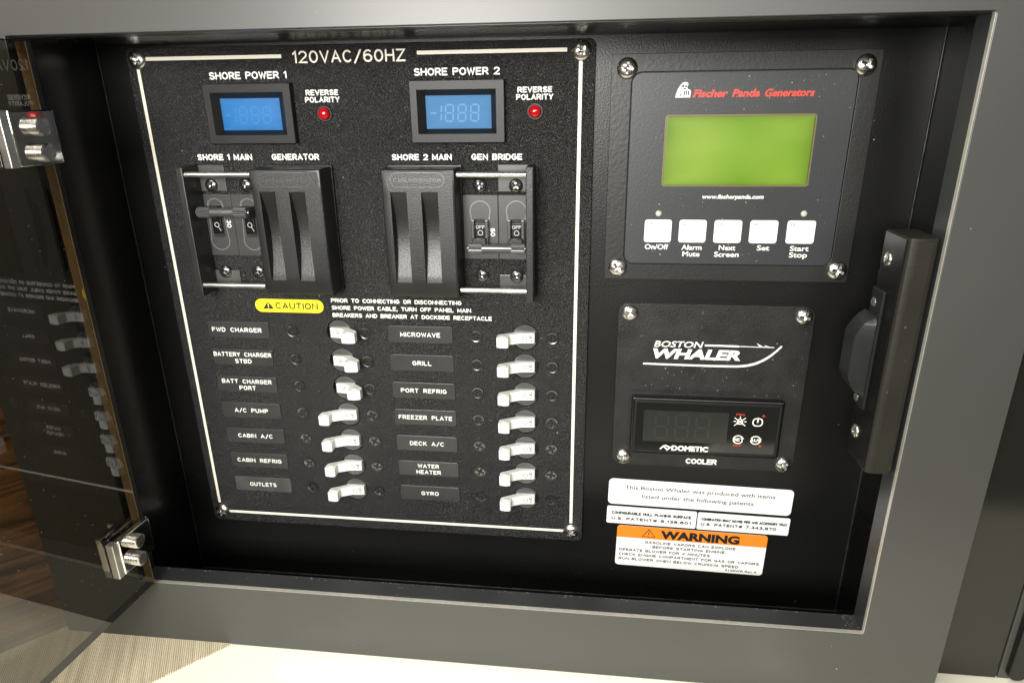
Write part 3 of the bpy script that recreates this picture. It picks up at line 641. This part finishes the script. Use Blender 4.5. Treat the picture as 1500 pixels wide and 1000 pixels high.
# name plates
LN = [['FWD CHARGER'], ['BATTERY CHARGER', 'STBD'], ['BATT CHARGER', 'PORT'], ['A/C PUMP'], ['CABIN A/C'], ['CABIN REFRIG'], ['OUTLETS']]
RN = [['MICROWAVE'], ['GRILL'], ['PORT REFRIG'], ['FREEZER PLATE'], ['DECK A/C'], ['WATER', 'HEATER'], ['GYRO']]
LW = {'FWD CHARGER': 37, 'BATTERY CHARGER': 43.5, 'STBD': 12.5, 'BATT CHARGER': 38, 'PORT': 12.6, 'A/C PUMP': 26, 'CABIN A/C': 27.2, 'CABIN REFRIG': 35.2, 'OUTLETS': 21.5,
      'MICROWAVE': 28, 'GRILL': 13.6, 'PORT REFRIG': 33, 'FREEZER PLATE': 39.2, 'DECK A/C': 25.4, 'WATER': 16, 'HEATER': 18.5, 'GYRO': 13.3}
for cx, NN in ((-92.2, LN), (39.3, RN)):
    for i, ls in enumerate(NN):
        y = PIT*i
        dusty = ls == ['OUTLETS']
        p = obj('name_plate', prism('name_plate', rrect(cx-22.6, y-6.1, cx+22.6, y+6.1, 1.3, 3), -.02, .8, 'nameplate_dusty' if dusty else 'nameplate', .3), bpn, label='dusty, paler name plate' if dusty else None); WP[p.name] = P0
        hh = 3.3; rows = [(ls[0], y+hh/2)] if len(ls) == 1 else [(ls[0], y-.7), (ls[1], y+4.4)]
        for s, yb in rows:
            w_ = LW[s]; ox = -1.2 if cx < 0 and i == 0 else 0
            stroke_text('lettering', s, cx+ox-w_/2, cx+ox+w_/2, yb, hh, .86, 'white_ink', p, sw=.18, gap=.31, space=.85)
# breaker screws
bsc = [screw('breaker_screw', 4.15, .75, 'screw_black', rim=1, ang=a, deep=2.0, cl=.62, cw=.17) for a in (.2, .8, .5, 1.1, .05)]
for xs in LS, RS:
    for x in xs:
        for i in range(7): obj('breaker_screw', random.choice(bsc), bpn, (x, PIT*i+.2, 0))
# breakers with white levers
def seg_disc(sgn):
    p = []; r = 8.75; a0 = math.degrees(math.asin(3.75/r))
    for k in range(15):
        a = math.radians(a0+(180-2*a0)*k/14); p.append((r*math.cos(a), sgn*r*math.sin(a)))
    return p
def breaker_mesh():
    V = []; F = []
    for sgn in (-1, 1):
        p = seg_disc(sgn); n = len(V); k = len(p)
        V.extend([(x, y, -2.8) for x, y in p]); V.extend([(x, y, -.25-.045*(8.75-abs(y))) for x, y in p])
        F.append(tuple(range(n, n+k))); F.append(tuple(range(n+k, n+2*k)))
        for i in range(k): F.append((n+i, n+(i+1) % k, n+k+(i+1) % k, n+k+i))
    return mesh('circuit_breaker', V, F, 'breaker_gloss')
def rocker_side(x0, x1, z0, z1):
    return None
bm_ = breaker_mesh()
off_prof = [(6.7, -2.8), (6.7, 1.6), (5.9, 2.2), (-2.6, 3.0), (-9.9, 6.6), (-10.0, 12.3), (-10.6, 12.9), (-13.8, 13.3), (-17.1, 12.7), (-17.8, 12.0), (-17.8, 7.0), (-17.0, 5.8), (-7.4, .3), (-6.4, -2.8)]
on_prof = [(-6.4, -2.8), (-6.4, 1.2), (-5.6, 1.7), (1.8, 2.8), (5.2, 5.4), (5.5, 12.2), (6.2, 12.9), (9.8, 13.3), (14.0, 12.6), (14.8, 11.9), (14.8, 7.2), (14.0, 6.0), (7.2, .2), (6.7, -2.8)]
def lever(prof):
    me = extr('lever', prof, -3.5, 3.5, 'white_lever'); bevel(me, .22, 1, 50); shade(me, 20); return me
lv = {0: lever(off_prof), 1: lever(on_prof)}
dim = lathe('finger_dimple', [(2.6, 0), (2.3, -.15), (1.5, -.35), (.02, -.4)], 'white_lever', 20, 'y', 80)
def grip_ribs(x0, x1):
    V = []; F = []; n = 7
    for k in range(n):
        x = x0+(x1-x0)*(k+.5)/n; q = len(V)
        for a, b in ((x-.3, 12.2), (x, 13.35-.12*abs(k-3)), (x+.3, 12.2)): V += [(a, -3.1, b), (a, 3.1, b)]
        F += [(q, q+1, q+3, q+2), (q+2, q+3, q+5, q+4)]
    return mesh('grip_ribs', V, F, 'white_lever')
rb = {0: grip_ribs(-17, -10.3), 1: grip_ribs(6.2, 14.2)}
socket = boxm('slot', (-8.2, -3.7, -2.85), (8.2, 3.7, -2.4), 'dark_gap')
def ink(parent, on, x, y):
    V = []; F = []
    if on:
        dy = 0
        for c in 'ON':
            w_, ss = G[c]; cl = False
            for q in ss:
                if q == 'c': cl = True; continue
                ribbon(V, F, [(-p[1]*2.4+.2, p[0]*2.6+dy-2.2) if False else (p[1]*2.4-1.9, p[0]*2.6+dy-2.1) for p in q], .42, 2.72, cl, False); cl = False
            dy += 2.35
        ribbon(V, F, [(-4.3, 0), (-2.9, 0)], .42, 2.6, False, False)
        V = [(a, b, 1.72+(a+5.6)*(1.1/7.4)+.08) for a, b, c_ in V]
    else:
        dy = -2.55
        for c in 'OFF':
            w_, ss = G[c]; cl = False
            for q in ss:
                if q == 'c': cl = True; continue
                ribbon(V, F, [(p[1]*2.1+2.6, p[0]*2.2+dy) for p in q], .38, 0, cl, False); cl = False
            dy += 1.85
        ribbon(V, F, circ(.1, 0, 1.45, 16), .4, 0, True, False)
        V = [(a, b, 2.2+(5.9-a)*(.8/8.5)+.07) for a, b, c_ in V]
    obj('lettering', mesh('lettering', V, F, 'grey_ink', recalc=False), parent, (x, y, 0))
ON = {0, 1, 2}
for col, cx in ((0, LX), (1, RX)):
    for i in range(7):
        on = 1 if (col == 0 and i in ON) else 0; y = PIT*i
        b = obj('circuit_breaker', bm_, bpn, (cx, y, 0), 'circuit breaker switched on' if on else 'circuit breaker switched off')
        obj('slot', socket, b, (cx, y, 0)); obj('lever', lv[on], b, (cx, y, 0)); obj('grip_ribs', rb[on], b, (cx, y, 0))
        obj('finger_dimple', dim, b, (cx+(10.2 if on else -13.7), y-3.52, 9.2)); ink(b, on, cx, y)

# main breakers behind the sliding guards
def keyhole(cx, y0, y1, r, wd_, up):     # outline: round head narrowing to a straight channel
    pts = []
    s = -1 if up else 1; cy = (y0+r) if up else (y1-r); ye = y1 if up else y0
    a0, a1 = (200, -20) if not up else (160, 380)
    rng = [a0+(a1-a0)*k/16 for k in range(17)]
    arcp = [(cx+r*math.cos(math.radians(a)), cy+r*math.sin(math.radians(a))) for a in (rng if up else [180-(-20)-0+0 for _ in []] or [-20+220*k/16 for k in range(17)])]
    if up: p = [(cx-wd_, ye)]+arcp+[(cx+wd_, ye)]
    else: p = [(cx+wd_, ye)]+arcp+[(cx-wd_, ye)]
    return p
def pole(cx, on, rating, part):
    body = obj('main_breaker', boxm('main_breaker', (cx-11.4, -94.4, .02), (cx+11.4, -53.6, .9), 'breaker_body', .15), bpn, label='single pole of a main breaker'); WP[body.name] = P0
    if on: p = keyhole(cx, -90, -57.5, 6.4, 4.6, False); q = keyhole(cx, -91.5, -80, 5.6, 5.4, True)
    else: p = keyhole(cx, -90.8, -60, 6.4, 4.2, True); q = None
    strokes('guard_rim', [(p, False)]+([(q, False)] if q else []), .6, 1.0, 'rim_grey', body)
    obj('slot', prism('slot', rrect(cx-4.0, -82 if on else -79.5, cx+4.0, -66 if on else -59, 1.2, 3), .92, 1.02, 'dark_gap'), body)
    if on: yb, y_lev, zt = -80, -84.5, 12
    else: yb, y_lev, zt = -68, -62.4, 10
    # rotor with its printed word, two cheeks, lever arm
    if not on:
        for sx in (-1, 1): obj('cheek', boxm('cheek', (cx+sx*4.4-1.1, -79.5, .9), (cx+sx*4.4+1.1, -63.8, 5.2), 'bar_grey', .7), body)
        obj('rotor', boxm('rotor', (cx-3.2, -77.2, 1), (cx+3.2, -68.6, 3.2), 'wall_black', .4), body)
        stroke_text('lettering', 'OFF', cx-2.6, cx+3.2, -73.6, 2.2, 3.3, 'dim_ink', body, sw=.19)
        strokes('ring_mark', [(circ(cx+.2, -71.0, 1.5, 14), True)], .42, 3.32, 'dim_ink', body)
        arm = [(cx-4.2, -68.4), (cx+4.2, -68.4), (cx+4.8, -62), (cx-4.8, -62)]
        obj('lever_arm', prism('lever_arm', arm, 1.2, 8.4, 'plastic_black', .5), body)
    else:
        obj('rotor', boxm('rotor', (cx-3.2, -80.6, 1), (cx+3.2, -68.6, 2.6), 'wall_black', .4), body)
        strokes('ring_mark', [(circ(cx+.1, -74.6, 1.5, 14), True), ([(cx+.9, -73.4), (cx+2.4, -70.6)], False)], .45, 2.75, 'dim_ink', body)
        obj('lever_arm', prism('lever_arm', [(cx-4.4, -87), (cx+4.4, -87), (cx+4.0, -80), (cx-4.0, -80)], 1.2, 9.5, 'plastic_black', .5), body)
    if rating:
        stroke_text('rating_lettering', rating, cx+5.2, cx+10.4, -69.6 if not on else -73.5, 3.0, 1.0, 'white_ink', body, sw=.19, rot=math.radians(90), center=(cx+7.8, -71 if not on else -75))
def tie_bar(x0, x1, y, z, r):
    t = obj('tie_bar', lathe('tie_bar', [(1.2, x0-1.6), (1.4, x0-.6), (r*.9, x0-.5), (r*.86, x1+.5), (1.4, x1+.6), (1.2, x1+1.6)], 'bar_grey', 24, 'x'), bpn, (0, y, z))
    for a, b in ((x0, x0+8.4), (x1-8.4, x1)):
        n = 36; V = []; F = []
        for k in range(n):
            rr = r*(1.04 if k % 2 else .93); c, s = rr*math.cos(2*math.pi*k/n), rr*math.sin(2*math.pi*k/n); V += [(a, c, s), (b, c, s)]
        for k in range(n): F.append((2*k, 2*k+1, (2*k+3) % (2*n), (2*k+2) % (2*n)))
        F.append(tuple(range(0, 2*n, 2))); F.append(tuple(range(1, 2*n, 2)))
        obj('knurled_sleeve', mesh('knurled_sleeve', V, F, 'bar_grey'), t, (0, y, z))
for cx, r in ((-94.3, '30'), (-71.2, None)): pole(cx, True, r, None)
for cx, r in ((83.3, '60'), (106.5, None)): pole(cx, False, r, None)
for cx in (-48, -25, 37, 60): pole(cx, cx < 0 and False, None, None)
tie_bar(-99.5, -66.5, -84.4, 12.5, 3.3); tie_bar(77.2, 112.6, -62.6, 10.2, 3.0)
msc = [screw('mounting_screw', 4.4, 2.0, 'screw_black', ang=a, deep=1.3, cl=.55, cw=.14) for a in (.3, .75, 1.1)]
for cx in (-94.5, -71.2, 83.4, 106.4, -48, 60):
    for yy in (-100.2, -42.3): obj('mounting_screw', random.choice(msc), bpn, (cx, yy, 1.0 if abs(cx) > 90 else 0))
# sliding guards: frame of two end blocks and two rods, cover with finger grooves
def cover(x0, x1, lbl):
    y0, y1, zt, zb = -111.9, -31.9, 20.0, 2.5
    Wd = x1-x0; ga, gb, gc, gd = x0+5.4, x0+15.6, x0+24.6, x0+35.0
    xs = [x0+1.6, ga, gb, gc, gd, x1-1.6]
    ya, yb2 = -98.6, -41.6; N = 22
    ys = [y0+1.4]+[ya+(yb2-ya)*k/N for k in range(N+1)]+[-38, -35.5, y1-1.4]
    def top(y): return zt-(0 if y < -46 else .0035*(y+46)**2*2.2)
    def dep(y):
        t = (y-ya)/(yb2-ya)
        return 0 if t <= 0 or t >= 1 else 6.2*math.sin(math.pi*min(1, t**.85*.93))+.4
    V = []; F = []; idx = {}
    def v(x, y, z):
        k = (round(x, 3), round(y, 3), round(z, 3))
        if k not in idx: idx[k] = len(V); V.append((x, y, z))
        return idx[k]
    for j in range(len(ys)-1):
        a, b = ys[j], ys[j+1]
        for i in range(5):
            xl, xr = xs[i], xs[i+1]
            gr = i in (1, 3) and ya-1e-6 <= a and b <= yb2+1e-6
            if not gr: F.append((v(xl, a, top(a)), v(xr, a, top(a)), v(xr, b, top(b)), v(xl, b, top(b))))
            else:
                da = 0 if abs(a-ya) < 1e-6 else dep(a); db = dep(b) if b < yb2-1e-6 else .9
                xl2a, xr2a = xl+da*.12, xr-da*.12; xl2b, xr2b = xl+db*.12, xr-db*.12
                F.append((v(xl2a, a, top(a)-da), v(xr2a, a, top(a)-da), v(xr2b, b, top(b)-db), v(xl2b, b, top(b)-db)))
                F.append((v(xl, a, top(a)), v(xl2a, a, top(a)-da), v(xl2b, b, top(b)-db), v(xl, b, top(b))))
                F.append((v(xr2a, a, top(a)-da), v(xr, a, top(a)), v(xr, b, top(b)), v(xr2b, b, top(b)-db)))
                if abs(b-yb2) < 1e-6: F.append((v(xl2b, b, top(b)-db), v(xr2b, b, top(b)-db), v(xr, b, top(b)), v(xl, b, top(b))))
    # rim and sides
    def loop(off, zo, full=False):
        x, X, y, Y = xs[0]-off, xs[-1]+off, ys[0]-off, ys[-1]+off
        l = [(x, y, None)]
        pts = [(x, yy, ) for yy in ([y]+ys[1:-1]+[Y])]
        pts2 = [(xx, Y) for xx in xs[1:-1]]+[(X, Y)]
        pts3 = [(X, yy) for yy in reversed([y]+ys[1:-1])]
        pts4 = [(xx, y) for xx in reversed(xs[1:-1])]
        out = []
        for q in pts+pts2+pts3+pts4:
            yy = min(max(q[1], ys[0]), ys[-1]); out.append((q[0], q[1], zb if zo is None else top(yy)-zo))
        return out
    ls = [loop(0, 0), loop(.9, .35), loop(1.5, 1.3), loop(1.6, None)]
    ids = [[v(*p) for p in l] for l in ls]
    for A, B in zip(ids, ids[1:]):
        n = len(A)
        for i in range(n): F.append((A[i], A[(i+1) % n], B[(i+1) % n], B[i]))
    me = mesh('slide_cover', V, F, 'plastic_black'); shade(me, 32)
    c = obj('slide_cover', me, bpn, label=lbl); WP[c.name] = P0
    obj('base_flange', boxm('base_flange', (x0-.6, -113, .05), (x1+1, -31, 2.6), 'wall_black', .4), c)
    bx = x0+Wd/2-.4; o1 = rrect(bx-16.6, -110.1, bx+16.6, -101.5, 4.2, 7)
    strokes('badge_rim', [(o1, True)], .45, 20.06, 'bar_grey', c)
    stroke_text('badge_lettering', 'CARLINGSWITCH', bx-14.6, bx+14.6, -104.4, 2.5, 20.1, 'bar_grey', c, sw=.17)
    return c
cover(-57.8, -11.9, 'sliding guard with two finger grooves, pushed to the right'); cover(25.9, 71.6, 'sliding guard with two finger grooves, pushed to the left')
rod = lambda a, b: lathe('guide_rod', [(1.75, a), (1.75, b)], 'rail_metal', 24, 'x')
for a, b in ((-103, -58.5), (72.3, 117)):
    for y in (-108.6, -36.9): obj('guide_rod', rod(a, b), bpn, (0, y, 16.5))
for x in (-106.4, 114.2):
    e_ = obj('end_block', boxm('end_block', (x, -113.2, .1), (x+4.6, -29.6, 19.5), 'plastic_black', .6), bpn); WP[e_.name] = P0
    for y in (-107.5, -38.0):
        s = 1 if x < 0 else -1
        x0_, x1_ = (x+4.4, x+22) if x < 0 else (x-19, x+.2)
        obj('mounting_tab', boxm('mounting_tab', (x0_, y-(5.2 if y > -60 else 5.5), .05), (x1_, y+(5.2 if y > -60 else 11), 1.0), 'breaker_gloss', .3), e_)
    obj('foot_flange', boxm('foot_flange', (x-1.2 if x < 0 else x+3.8, -113, .05), (x+.5 if x < 0 else x+6, -28.5, 1.2), 'wall_black', .3), e_)

flecks('dust', bpn, 130, lambda g: (g.uniform(-134, 150), g.uniform(-180, 158), .1), 'dust', .25, 21)

# ------------------------------------------------------------------ generator control panel
gp = thing('generator_panel', 'square black generator control panel with lit green screen and five white buttons', 'control panel', (237, -41, 0))
gi = rrect(175.1, -164.2, 300.4, -51.9, 5.5)
lw = rrect(195.2, -141.1, 281.1, -99.7, 1.8, 4)
obj('frame', sheet('frame', rrect(162.8, -174.6, 311.9, -41.4, .8, 2), [rrect(174.5, -164.8, 301, -51.3, 6)], -2.95, -.8, 'generator_frame', .25), gp)
obj('membrane', sheet('membrane', gi, [lw], -2.5, -.6, 'membrane', .12), gp)
obj('groove', boxm('groove', (173, -166, -2.94), (302.5, -50, -2.6), 'dark_gap'), gp)
obj('screen', boxm('screen', (196.3, -140.2, -2.4), (280.2, -100.4, -1.0), 'lcd_green', .5), gp)
obj('screen_rim', sheet('screen_rim', lw, [rrect(196.2, -140.1, 280.3, -100.5, 1.6, 4)], -2.4, -.72, 'screen_rim'), gp)
gsc = [screw('panel_screw', 6.0, 3.2, 'steel', ang=a, deep=2.4, cl=.56, cw=.13) for a in (.1, .5, .9, .3)]
for i, (x, y) in enumerate(((171.8, -166.8), (303.2, -166.4), (171.1, -49.1), (305.0, -49.0))): obj('corner_screw', gsc[i], gp, (x, y, -.8))
zz = -.5
bodyp = [(0, 138), (7, 105), (20, 65), (40, 30), (60, 8), (85, 0), (110, 8), (115, 25), (105, 45), (110, 62), (135, 70), (143, 88), (138, 138)]
sx = 8.9/143; sy = 8.5/138
flat('bear_emblem', [[(200.0+a*sx, -159.0+b*sy) for a, b in bodyp]], zz, 'white_ink', gp)
dk = [[(58, 30), (72, 24), (80, 36), (70, 50), (58, 46)], [(88, 30), (100, 28), (104, 40), (94, 50), (84, 42)], [(70, 54), (96, 54), (90, 66), (74, 66)],
      [(78, 80), (88, 76), (88, 116), (76, 116)], [(96, 76), (106, 76), (106, 116), (96, 116)], [(114, 78), (124, 80), (126, 116), (114, 116)], [(42, 108), (52, 104), (52, 122), (40, 126)]]
flat('bear_markings', [[(200.0+a*sx, -159.0+b*sy) for a, b in p] for p in dk], zz+.05, 'black_ink', gp)
def sqt(words, yb, h):
    for w_, a, b in words:
        ch = [{'F': 'f_', 'P': 'p_', 'G': 'g_'}.get(c, c) for c in w_]
        stroke_text('logo_lettering', w_, a, b, yb, h, zz, 'red_ink', gp, sw=.25, gap=.30, shear=.25, chars=ch)
font_text('logo_lettering', [('Fischer', 210.2, 229.4, -150.7, 3.8), ('Panda', 232.2, 247.5, -150.7, 3.8), ('Generators', 250, 277.4, -150.6, 3.8)], zz, 'red_ink', gp, .035, .25)
font_text('web_lettering', [('www.fischerpanda.com', 219.9, 256.2, -92.6, 2.3)], zz, 'white_ink', gp, .03, .2)
for i, x in enumerate((186.7, 207.8, 229.0, 250.3, 272.2)):
    b = obj('button', prism('button', rrect(x, -79.7, x+16.6, -65.5, 1.7, 4), -.62, -.15, 'button_white', .25), gp); WP[b.name] = P0
    font_text('button_lettering', [('S%d' % (i+1), x+1.4, x+4.3, -76.4, 1.6)], -.1, 'black_ink', b)
font_text('lettering', [('On/Off', 187.5, 202.0, -61.1, 3.0), ('Alarm', 210.1, 222.5, -61.0, 3.0), ('Mute', 211.0, 221.6, -56.8, 3.0), ('Next', 232.9, 242.9, -61.0, 3.0), ('Screen', 230.4, 245.4, -56.8, 3.0),
    ('Set', 255.8, 263.3, -61.1, 3.0), ('Start', 275.5, 286.6, -61.0, 3.0), ('Stop', 275.4, 286.2, -57.0, 3.0)], zz, 'white_ink', gp, .02)
for x, y in ((194.8, -83.4), (281.0, -83.8)): obj('status_lamp', lathe('status_lamp', [(1.9, 0), (1.8, .5), (1.2, .9), (.02, 1.05)], 'clear_lens', 18, smooth=80), gp, (x, y, -.6))

flecks('dust', gp, 110, lambda g: (g.uniform(177, 298), g.choice((g.uniform(-162, -143), g.uniform(-98, -54))), -.55), 'dust', .22, 33)

# ------------------------------------------------------------------ cooler panel
cp = thing('cooler_panel', 'black plate with boat maker logo and a small dark cooler thermostat display', 'control panel', (235, 94, 0))
obj('plate', prism('plate', rrect(173.0, -25.2, 296.6, 94.2, 7, 6), -2.95, -.8, 'cooler_black', .3), cp)
csc = [screw('panel_screw', 5.6, 3.1, 'steel', ang=a, deep=2.4, cl=.56, cw=.13) for a in (.7, .2, .5, 1.0)]
for i, (x, y) in enumerate(((180.4, -18.6), (289.8, -18.7), (180.8, 87.7), (289.8, 88.4))): obj('corner_screw', csc[i], cp, (x, y, -.8))
zc = -.72
font_text('logo_lettering', [('BOSTON', 197.3, 228.0, 4.3, 4.0)], zc, 'white_ink', cp, .016, .28)
font_text('logo_lettering', [('WHALER', 194.7, 253.6, 12.2, 6.3)], zc, 'white_ink', cp, .045, .32)
def band(pts, m, w0, w1, name):
    V = []; F = []; n = len(pts)
    L_ = []
    for i in range(n):
        a = Vector(pts[max(0, i-1)]); b = Vector(pts[min(n-1, i+1)]); d = (b-a).normalized(); nn = Vector((-d.y, d.x)); w_ = w0(i/(n-1)) if callable(w0) else w0
        V += [(pts[i][0]+nn.x*w_/2, pts[i][1]+nn.y*w_/2, zc), (pts[i][0]-nn.x*w_/2, pts[i][1]-nn.y*w_/2, zc)]
    for i in range(n-1): F.append((2*i, 2*i+1, 2*i+3, 2*i+2))
    obj(name, mesh(name, V, F, m, recalc=False), cp)
sw_ = [(190.8, 16.6), (210, 16.8), (235, 16.9), (250, 16.7)]
for k in range(1, 11):
    t = k/10; sw_.append((250+28.6*t, 16.7-(1.0*t+14.0*t**2.6)))
band(sw_, 'white_ink', lambda t: 1.15+.45*math.sin(math.pi*t), 0, 'hull_line')
band([(230, 2.5), (240, 2.5), (251.8, 2.6)], 'white_ink', 1.2, 0, 'harpoon_shaft'); band([(251.5, 2.6), (262, 2.65), (274, 2.7)], 'white_ink', .5, 0, 'harpoon_tip')
flat('harpoon_barb', [[(262.6, -.1), (266.8, 2.3), (264.6, 2.2)], [(267.4, 1.2), (271.4, 2.4), (269, 2.4)]], zc+.02, 'white_ink', cp)
th = obj('thermostat', boxm('thermostat', (184.6, 39.2, -2.5), (284.3, 81.6, 4.6), 'wall_black', 1.3, 3), cp); WP[th.name] = P0
obj('bezel', sheet('bezel', rrect(186.3, 40.9, 282.6, 79.9, 1.2, 3), [rrect(188.0, 42.6, 281.0, 78.4, .8, 2)], 4.5, 5.5, 'bezel_black', .3), th)
obj('window', boxm('window', (187.8, 42.4, 4.5), (281.2, 78.6, 4.9), 'smoke_window'), th)
obj('display', prism('display', rrect(193, 48.2, 249, 71.6, .8, 2), 4.85, 4.97, 'screen_dark'), th)
V = []; F = []
for k in range(3):
    x = 201+k*13.6
    for q, p in enumerate(([(x+1, 51), (x+7.6, 51)], [(x+.8, 60), (x+7.4, 60)], [(x+.6, 69), (x+7.2, 69)], [(x, 52), (x, 59)], [(x+8.4, 52), (x+8.4, 59)], [(x-.2, 61), (x-.2, 68)], [(x+8.2, 61), (x+8.2, 68)])):
        if k < 0: continue
        ribbon(V, F, p, 1.25, 5.0+.005*q, cap=False)
obj('digit_segments', mesh('digit_segments', V, F, 'screen_seg', recalc=False), th)
zd = 5.02
font_text('lettering', [('DOMETIC', 213.0, 237.6, 78.0, 3.5)], zd, 'white_ink', th, .05)
strokes('brand_mark', [([(205.4, 77.2), (207.4, 75.0), (209.6, 77.2)], False), ([(208.6, 74.4), (212.2, 75.9), (209.9, 77.9)], False)], 1.0, zd, 'white_ink', th)
def icon(polys, m='white_ink', w_=.55): return strokes('icon', polys, w_, zd, m, th)
x, y = 256.5, 54.0
icon([([(x-2.2, y+1.9), (x-1.5, y+.8), (x-1.3, y-1), (x, y-2.1), (x+1.3, y-1), (x+1.5, y+.8), (x+2.2, y+1.9), (x-2.2, y+1.9)], False), ([(x-3.6, y-2.6), (x+3.6, y+3)], False), ([(x+3.4, y-2.6), (x-3.4, y+3)], False), ([(x-4, y), (x-2.6, y)], False), ([(x+2.6, y), (x+4, y)], False), ([(x, y-3.6), (x, y-2.6)], False)])
x, y = 268.0, 54.0
icon([(rrect(x-3, y-2.6, x+3, y+2.8, 2.1, 4), True)], w_=.75); icon([([(x, y-3.1), (x, y+.1)], False)], w_=.9)
for x, y, s in ((256.6, 67.6, 'SET'), (268.1, 67.6, 'AUX')):
    icon([(arc(x, y, 3.2, 2.9, 205, 335, 10), False), (arc(x, y, 3.2, 2.9, 25, 155, 10), False)], w_=.7)
    stroke_text('lettering', s, x-3.6, x+3.8, y+1.15, 2.3, zd+.03, 'white_ink', th, sw=.24)
flat('arrow', [[(270.2, 49.9), (272.6, 49.9), (271.4, 48.2)]], zd, 'red_icon', th); flat('arrow', [[(270.2, 71.3), (272.6, 71.3), (271.4, 73)]], zd, 'red_icon', th)
stroke_text('lettering', 'PRG', 253.6, 259.3, 49.8, 1.7, zd, 'red_icon', th, sw=.2); stroke_text('lettering', 'DEF', 253.8, 259.2, 72.9, 1.7, zd, 'red_icon', th, sw=.2)
stroke_text('cooler_lettering', 'COOLER', 224.2, 245.5, 91.2, 4.2, zc, 'white_ink', cp, sw=.24, gap=.22)

flecks('dust', cp, 80, lambda g: (g.uniform(176, 294), g.choice((g.uniform(-22, 38), g.uniform(20, 38))), -.74), 'dust', .22, 34)

# ------------------------------------------------------------------ stickers on the back panel
def sticker(name, label, cx, cy, w_, h_, r, ang):
    t = obj(name, None, None, (cx, cy, -3)) if False else None
    pts = rrect(-w_/2, -h_/2, w_/2, h_/2, r, 5); ca, sa = math.cos(ang), math.sin(ang)
    me = prism(name, [(x*ca-y*sa, x*sa+y*ca) for x, y in pts], .02, .25, 'sticker_white')
    o_ = obj(name, me, None, (cx, cy, -3)); tag(o_, label, 'sticker', 'stickers below the cooler panel'); return o_
def stext(par, lines, ang, m='black_ink', bold=0.0):     # lines in sticker coordinates
    font_text('lettering', lines, .30, m, par, bold, 0, WP[par.name], ang)
A1 = .0195
def caps(par, lines, sw):
    c = WP[par.name]; stroke_text('lettering', None, 0, 0, 0, 0, .30, 'black_ink', par, sw=sw, gap=.30, space=.6, pos=c, lines=lines, rot=A1, center=(0, 0))
s1 = sticker('sticker', 'white rounded sticker, widest of the four, two lines on patents', 236.3, 119.1, 129.2, 21.2, 3.2, A1)
stext(s1, [('This Boston Whaler was produced with items', -53.0, 52.5, -2.6, 3.0), ('listed under the following patents:', -40.4, 39.6, 4.2, 3.0)], A1, bold=.012)
s2 = sticker('sticker', 'small white patent sticker about the hull planing surface, left of its pair', 203.5, 138.3, 64.6, 14.6, 1.2, A1)
caps(s2, [('CONFIGURABLE HULL PLANING SURFACE', -28.8, 28.6, -.6, 2.5), ('U.S. PATENT# 6,138,601', -28.8, 28.8, 4.2, 2.4)], .27)
s3 = sticker('sticker', 'small white patent sticker about the hawse pipe, right of its pair', 268.9, 139.8, 64.6, 14.5, 1.2, A1)
caps(s3, [('COMBINATION BOAT HAWSE PIPE AND ACCESSORY TRAY', -29.6, 30.7, -.6, 2.3), ('U.S. PATENT# 7,343,870', -29.6, 23.6, 3.7, 2.4)], .27)
s4 = sticker('sticker', 'warning sticker with orange band, lowest of the four', 233.2, 165.3, 108.2, 35.2, 2.6, A1)
ca, sa = math.cos(A1), math.sin(A1)
bpts = [p for p in rrect(-54.1, -17.6, 54.1, 17.6, 2.6, 5)]
bnd = [p for p in bpts if p[1] < -8]; bnd = [(54.1, -7.2)]+[(-54.1, -7.2)]+[p for p in bnd if p[0] < 0]+[p for p in bnd if p[0] > 0]
obj('orange_band', mesh('orange_band', [(x*ca-y*sa, x*sa+y*ca, .275) for x, y in bnd], [tuple(range(len(bnd)))], 'sticker_orange', recalc=False), s4, WP[s4.name])
stext(s4, [('WARNING', -22.4, 34.6, -8.6, 6.2)], A1, bold=.055)
V = []; F = []
for p, cl in (([(-35.5, -9.1), (-30.9, -15.4), (-26.2, -9.1)], True), ([(-30.9, -13.4), (-30.9, -11.2)], False), ([(-30.9, -10.3), (-30.9, -10.1)], False)):
    ribbon(V, F, [(x*ca-y*sa, x*sa+y*ca) for x, y in p], .6, .31, cl)
obj('warning_triangle', mesh('warning_triangle', V, F, 'black_ink', recalc=False), s4, WP[s4.name])
caps(s4, [('GASOLINE VAPORS CAN EXPLODE', -33.0, 32.7, -3.0, 2.3), ('BEFORE STARTING ENGINE:', -27.3, 26.3, .8, 2.3), ('OPERATE BLOWER FOR 4 MINUTES', -51.8, 14.9, 4.8, 2.3),
      ('CHECK ENGINE COMPARTMENT FOR GAS OR VAPORS', -51.7, 50.8, 8.8, 2.3), ('RUN BLOWER WHEN BELOW CRUISING SPEED', -51.6, 36.5, 12.8, 2.3)], .225)
stext(s4, [('9158WR Rev A', 27.2, 50.4, 16.0, 1.7)], A1, bold=.02)
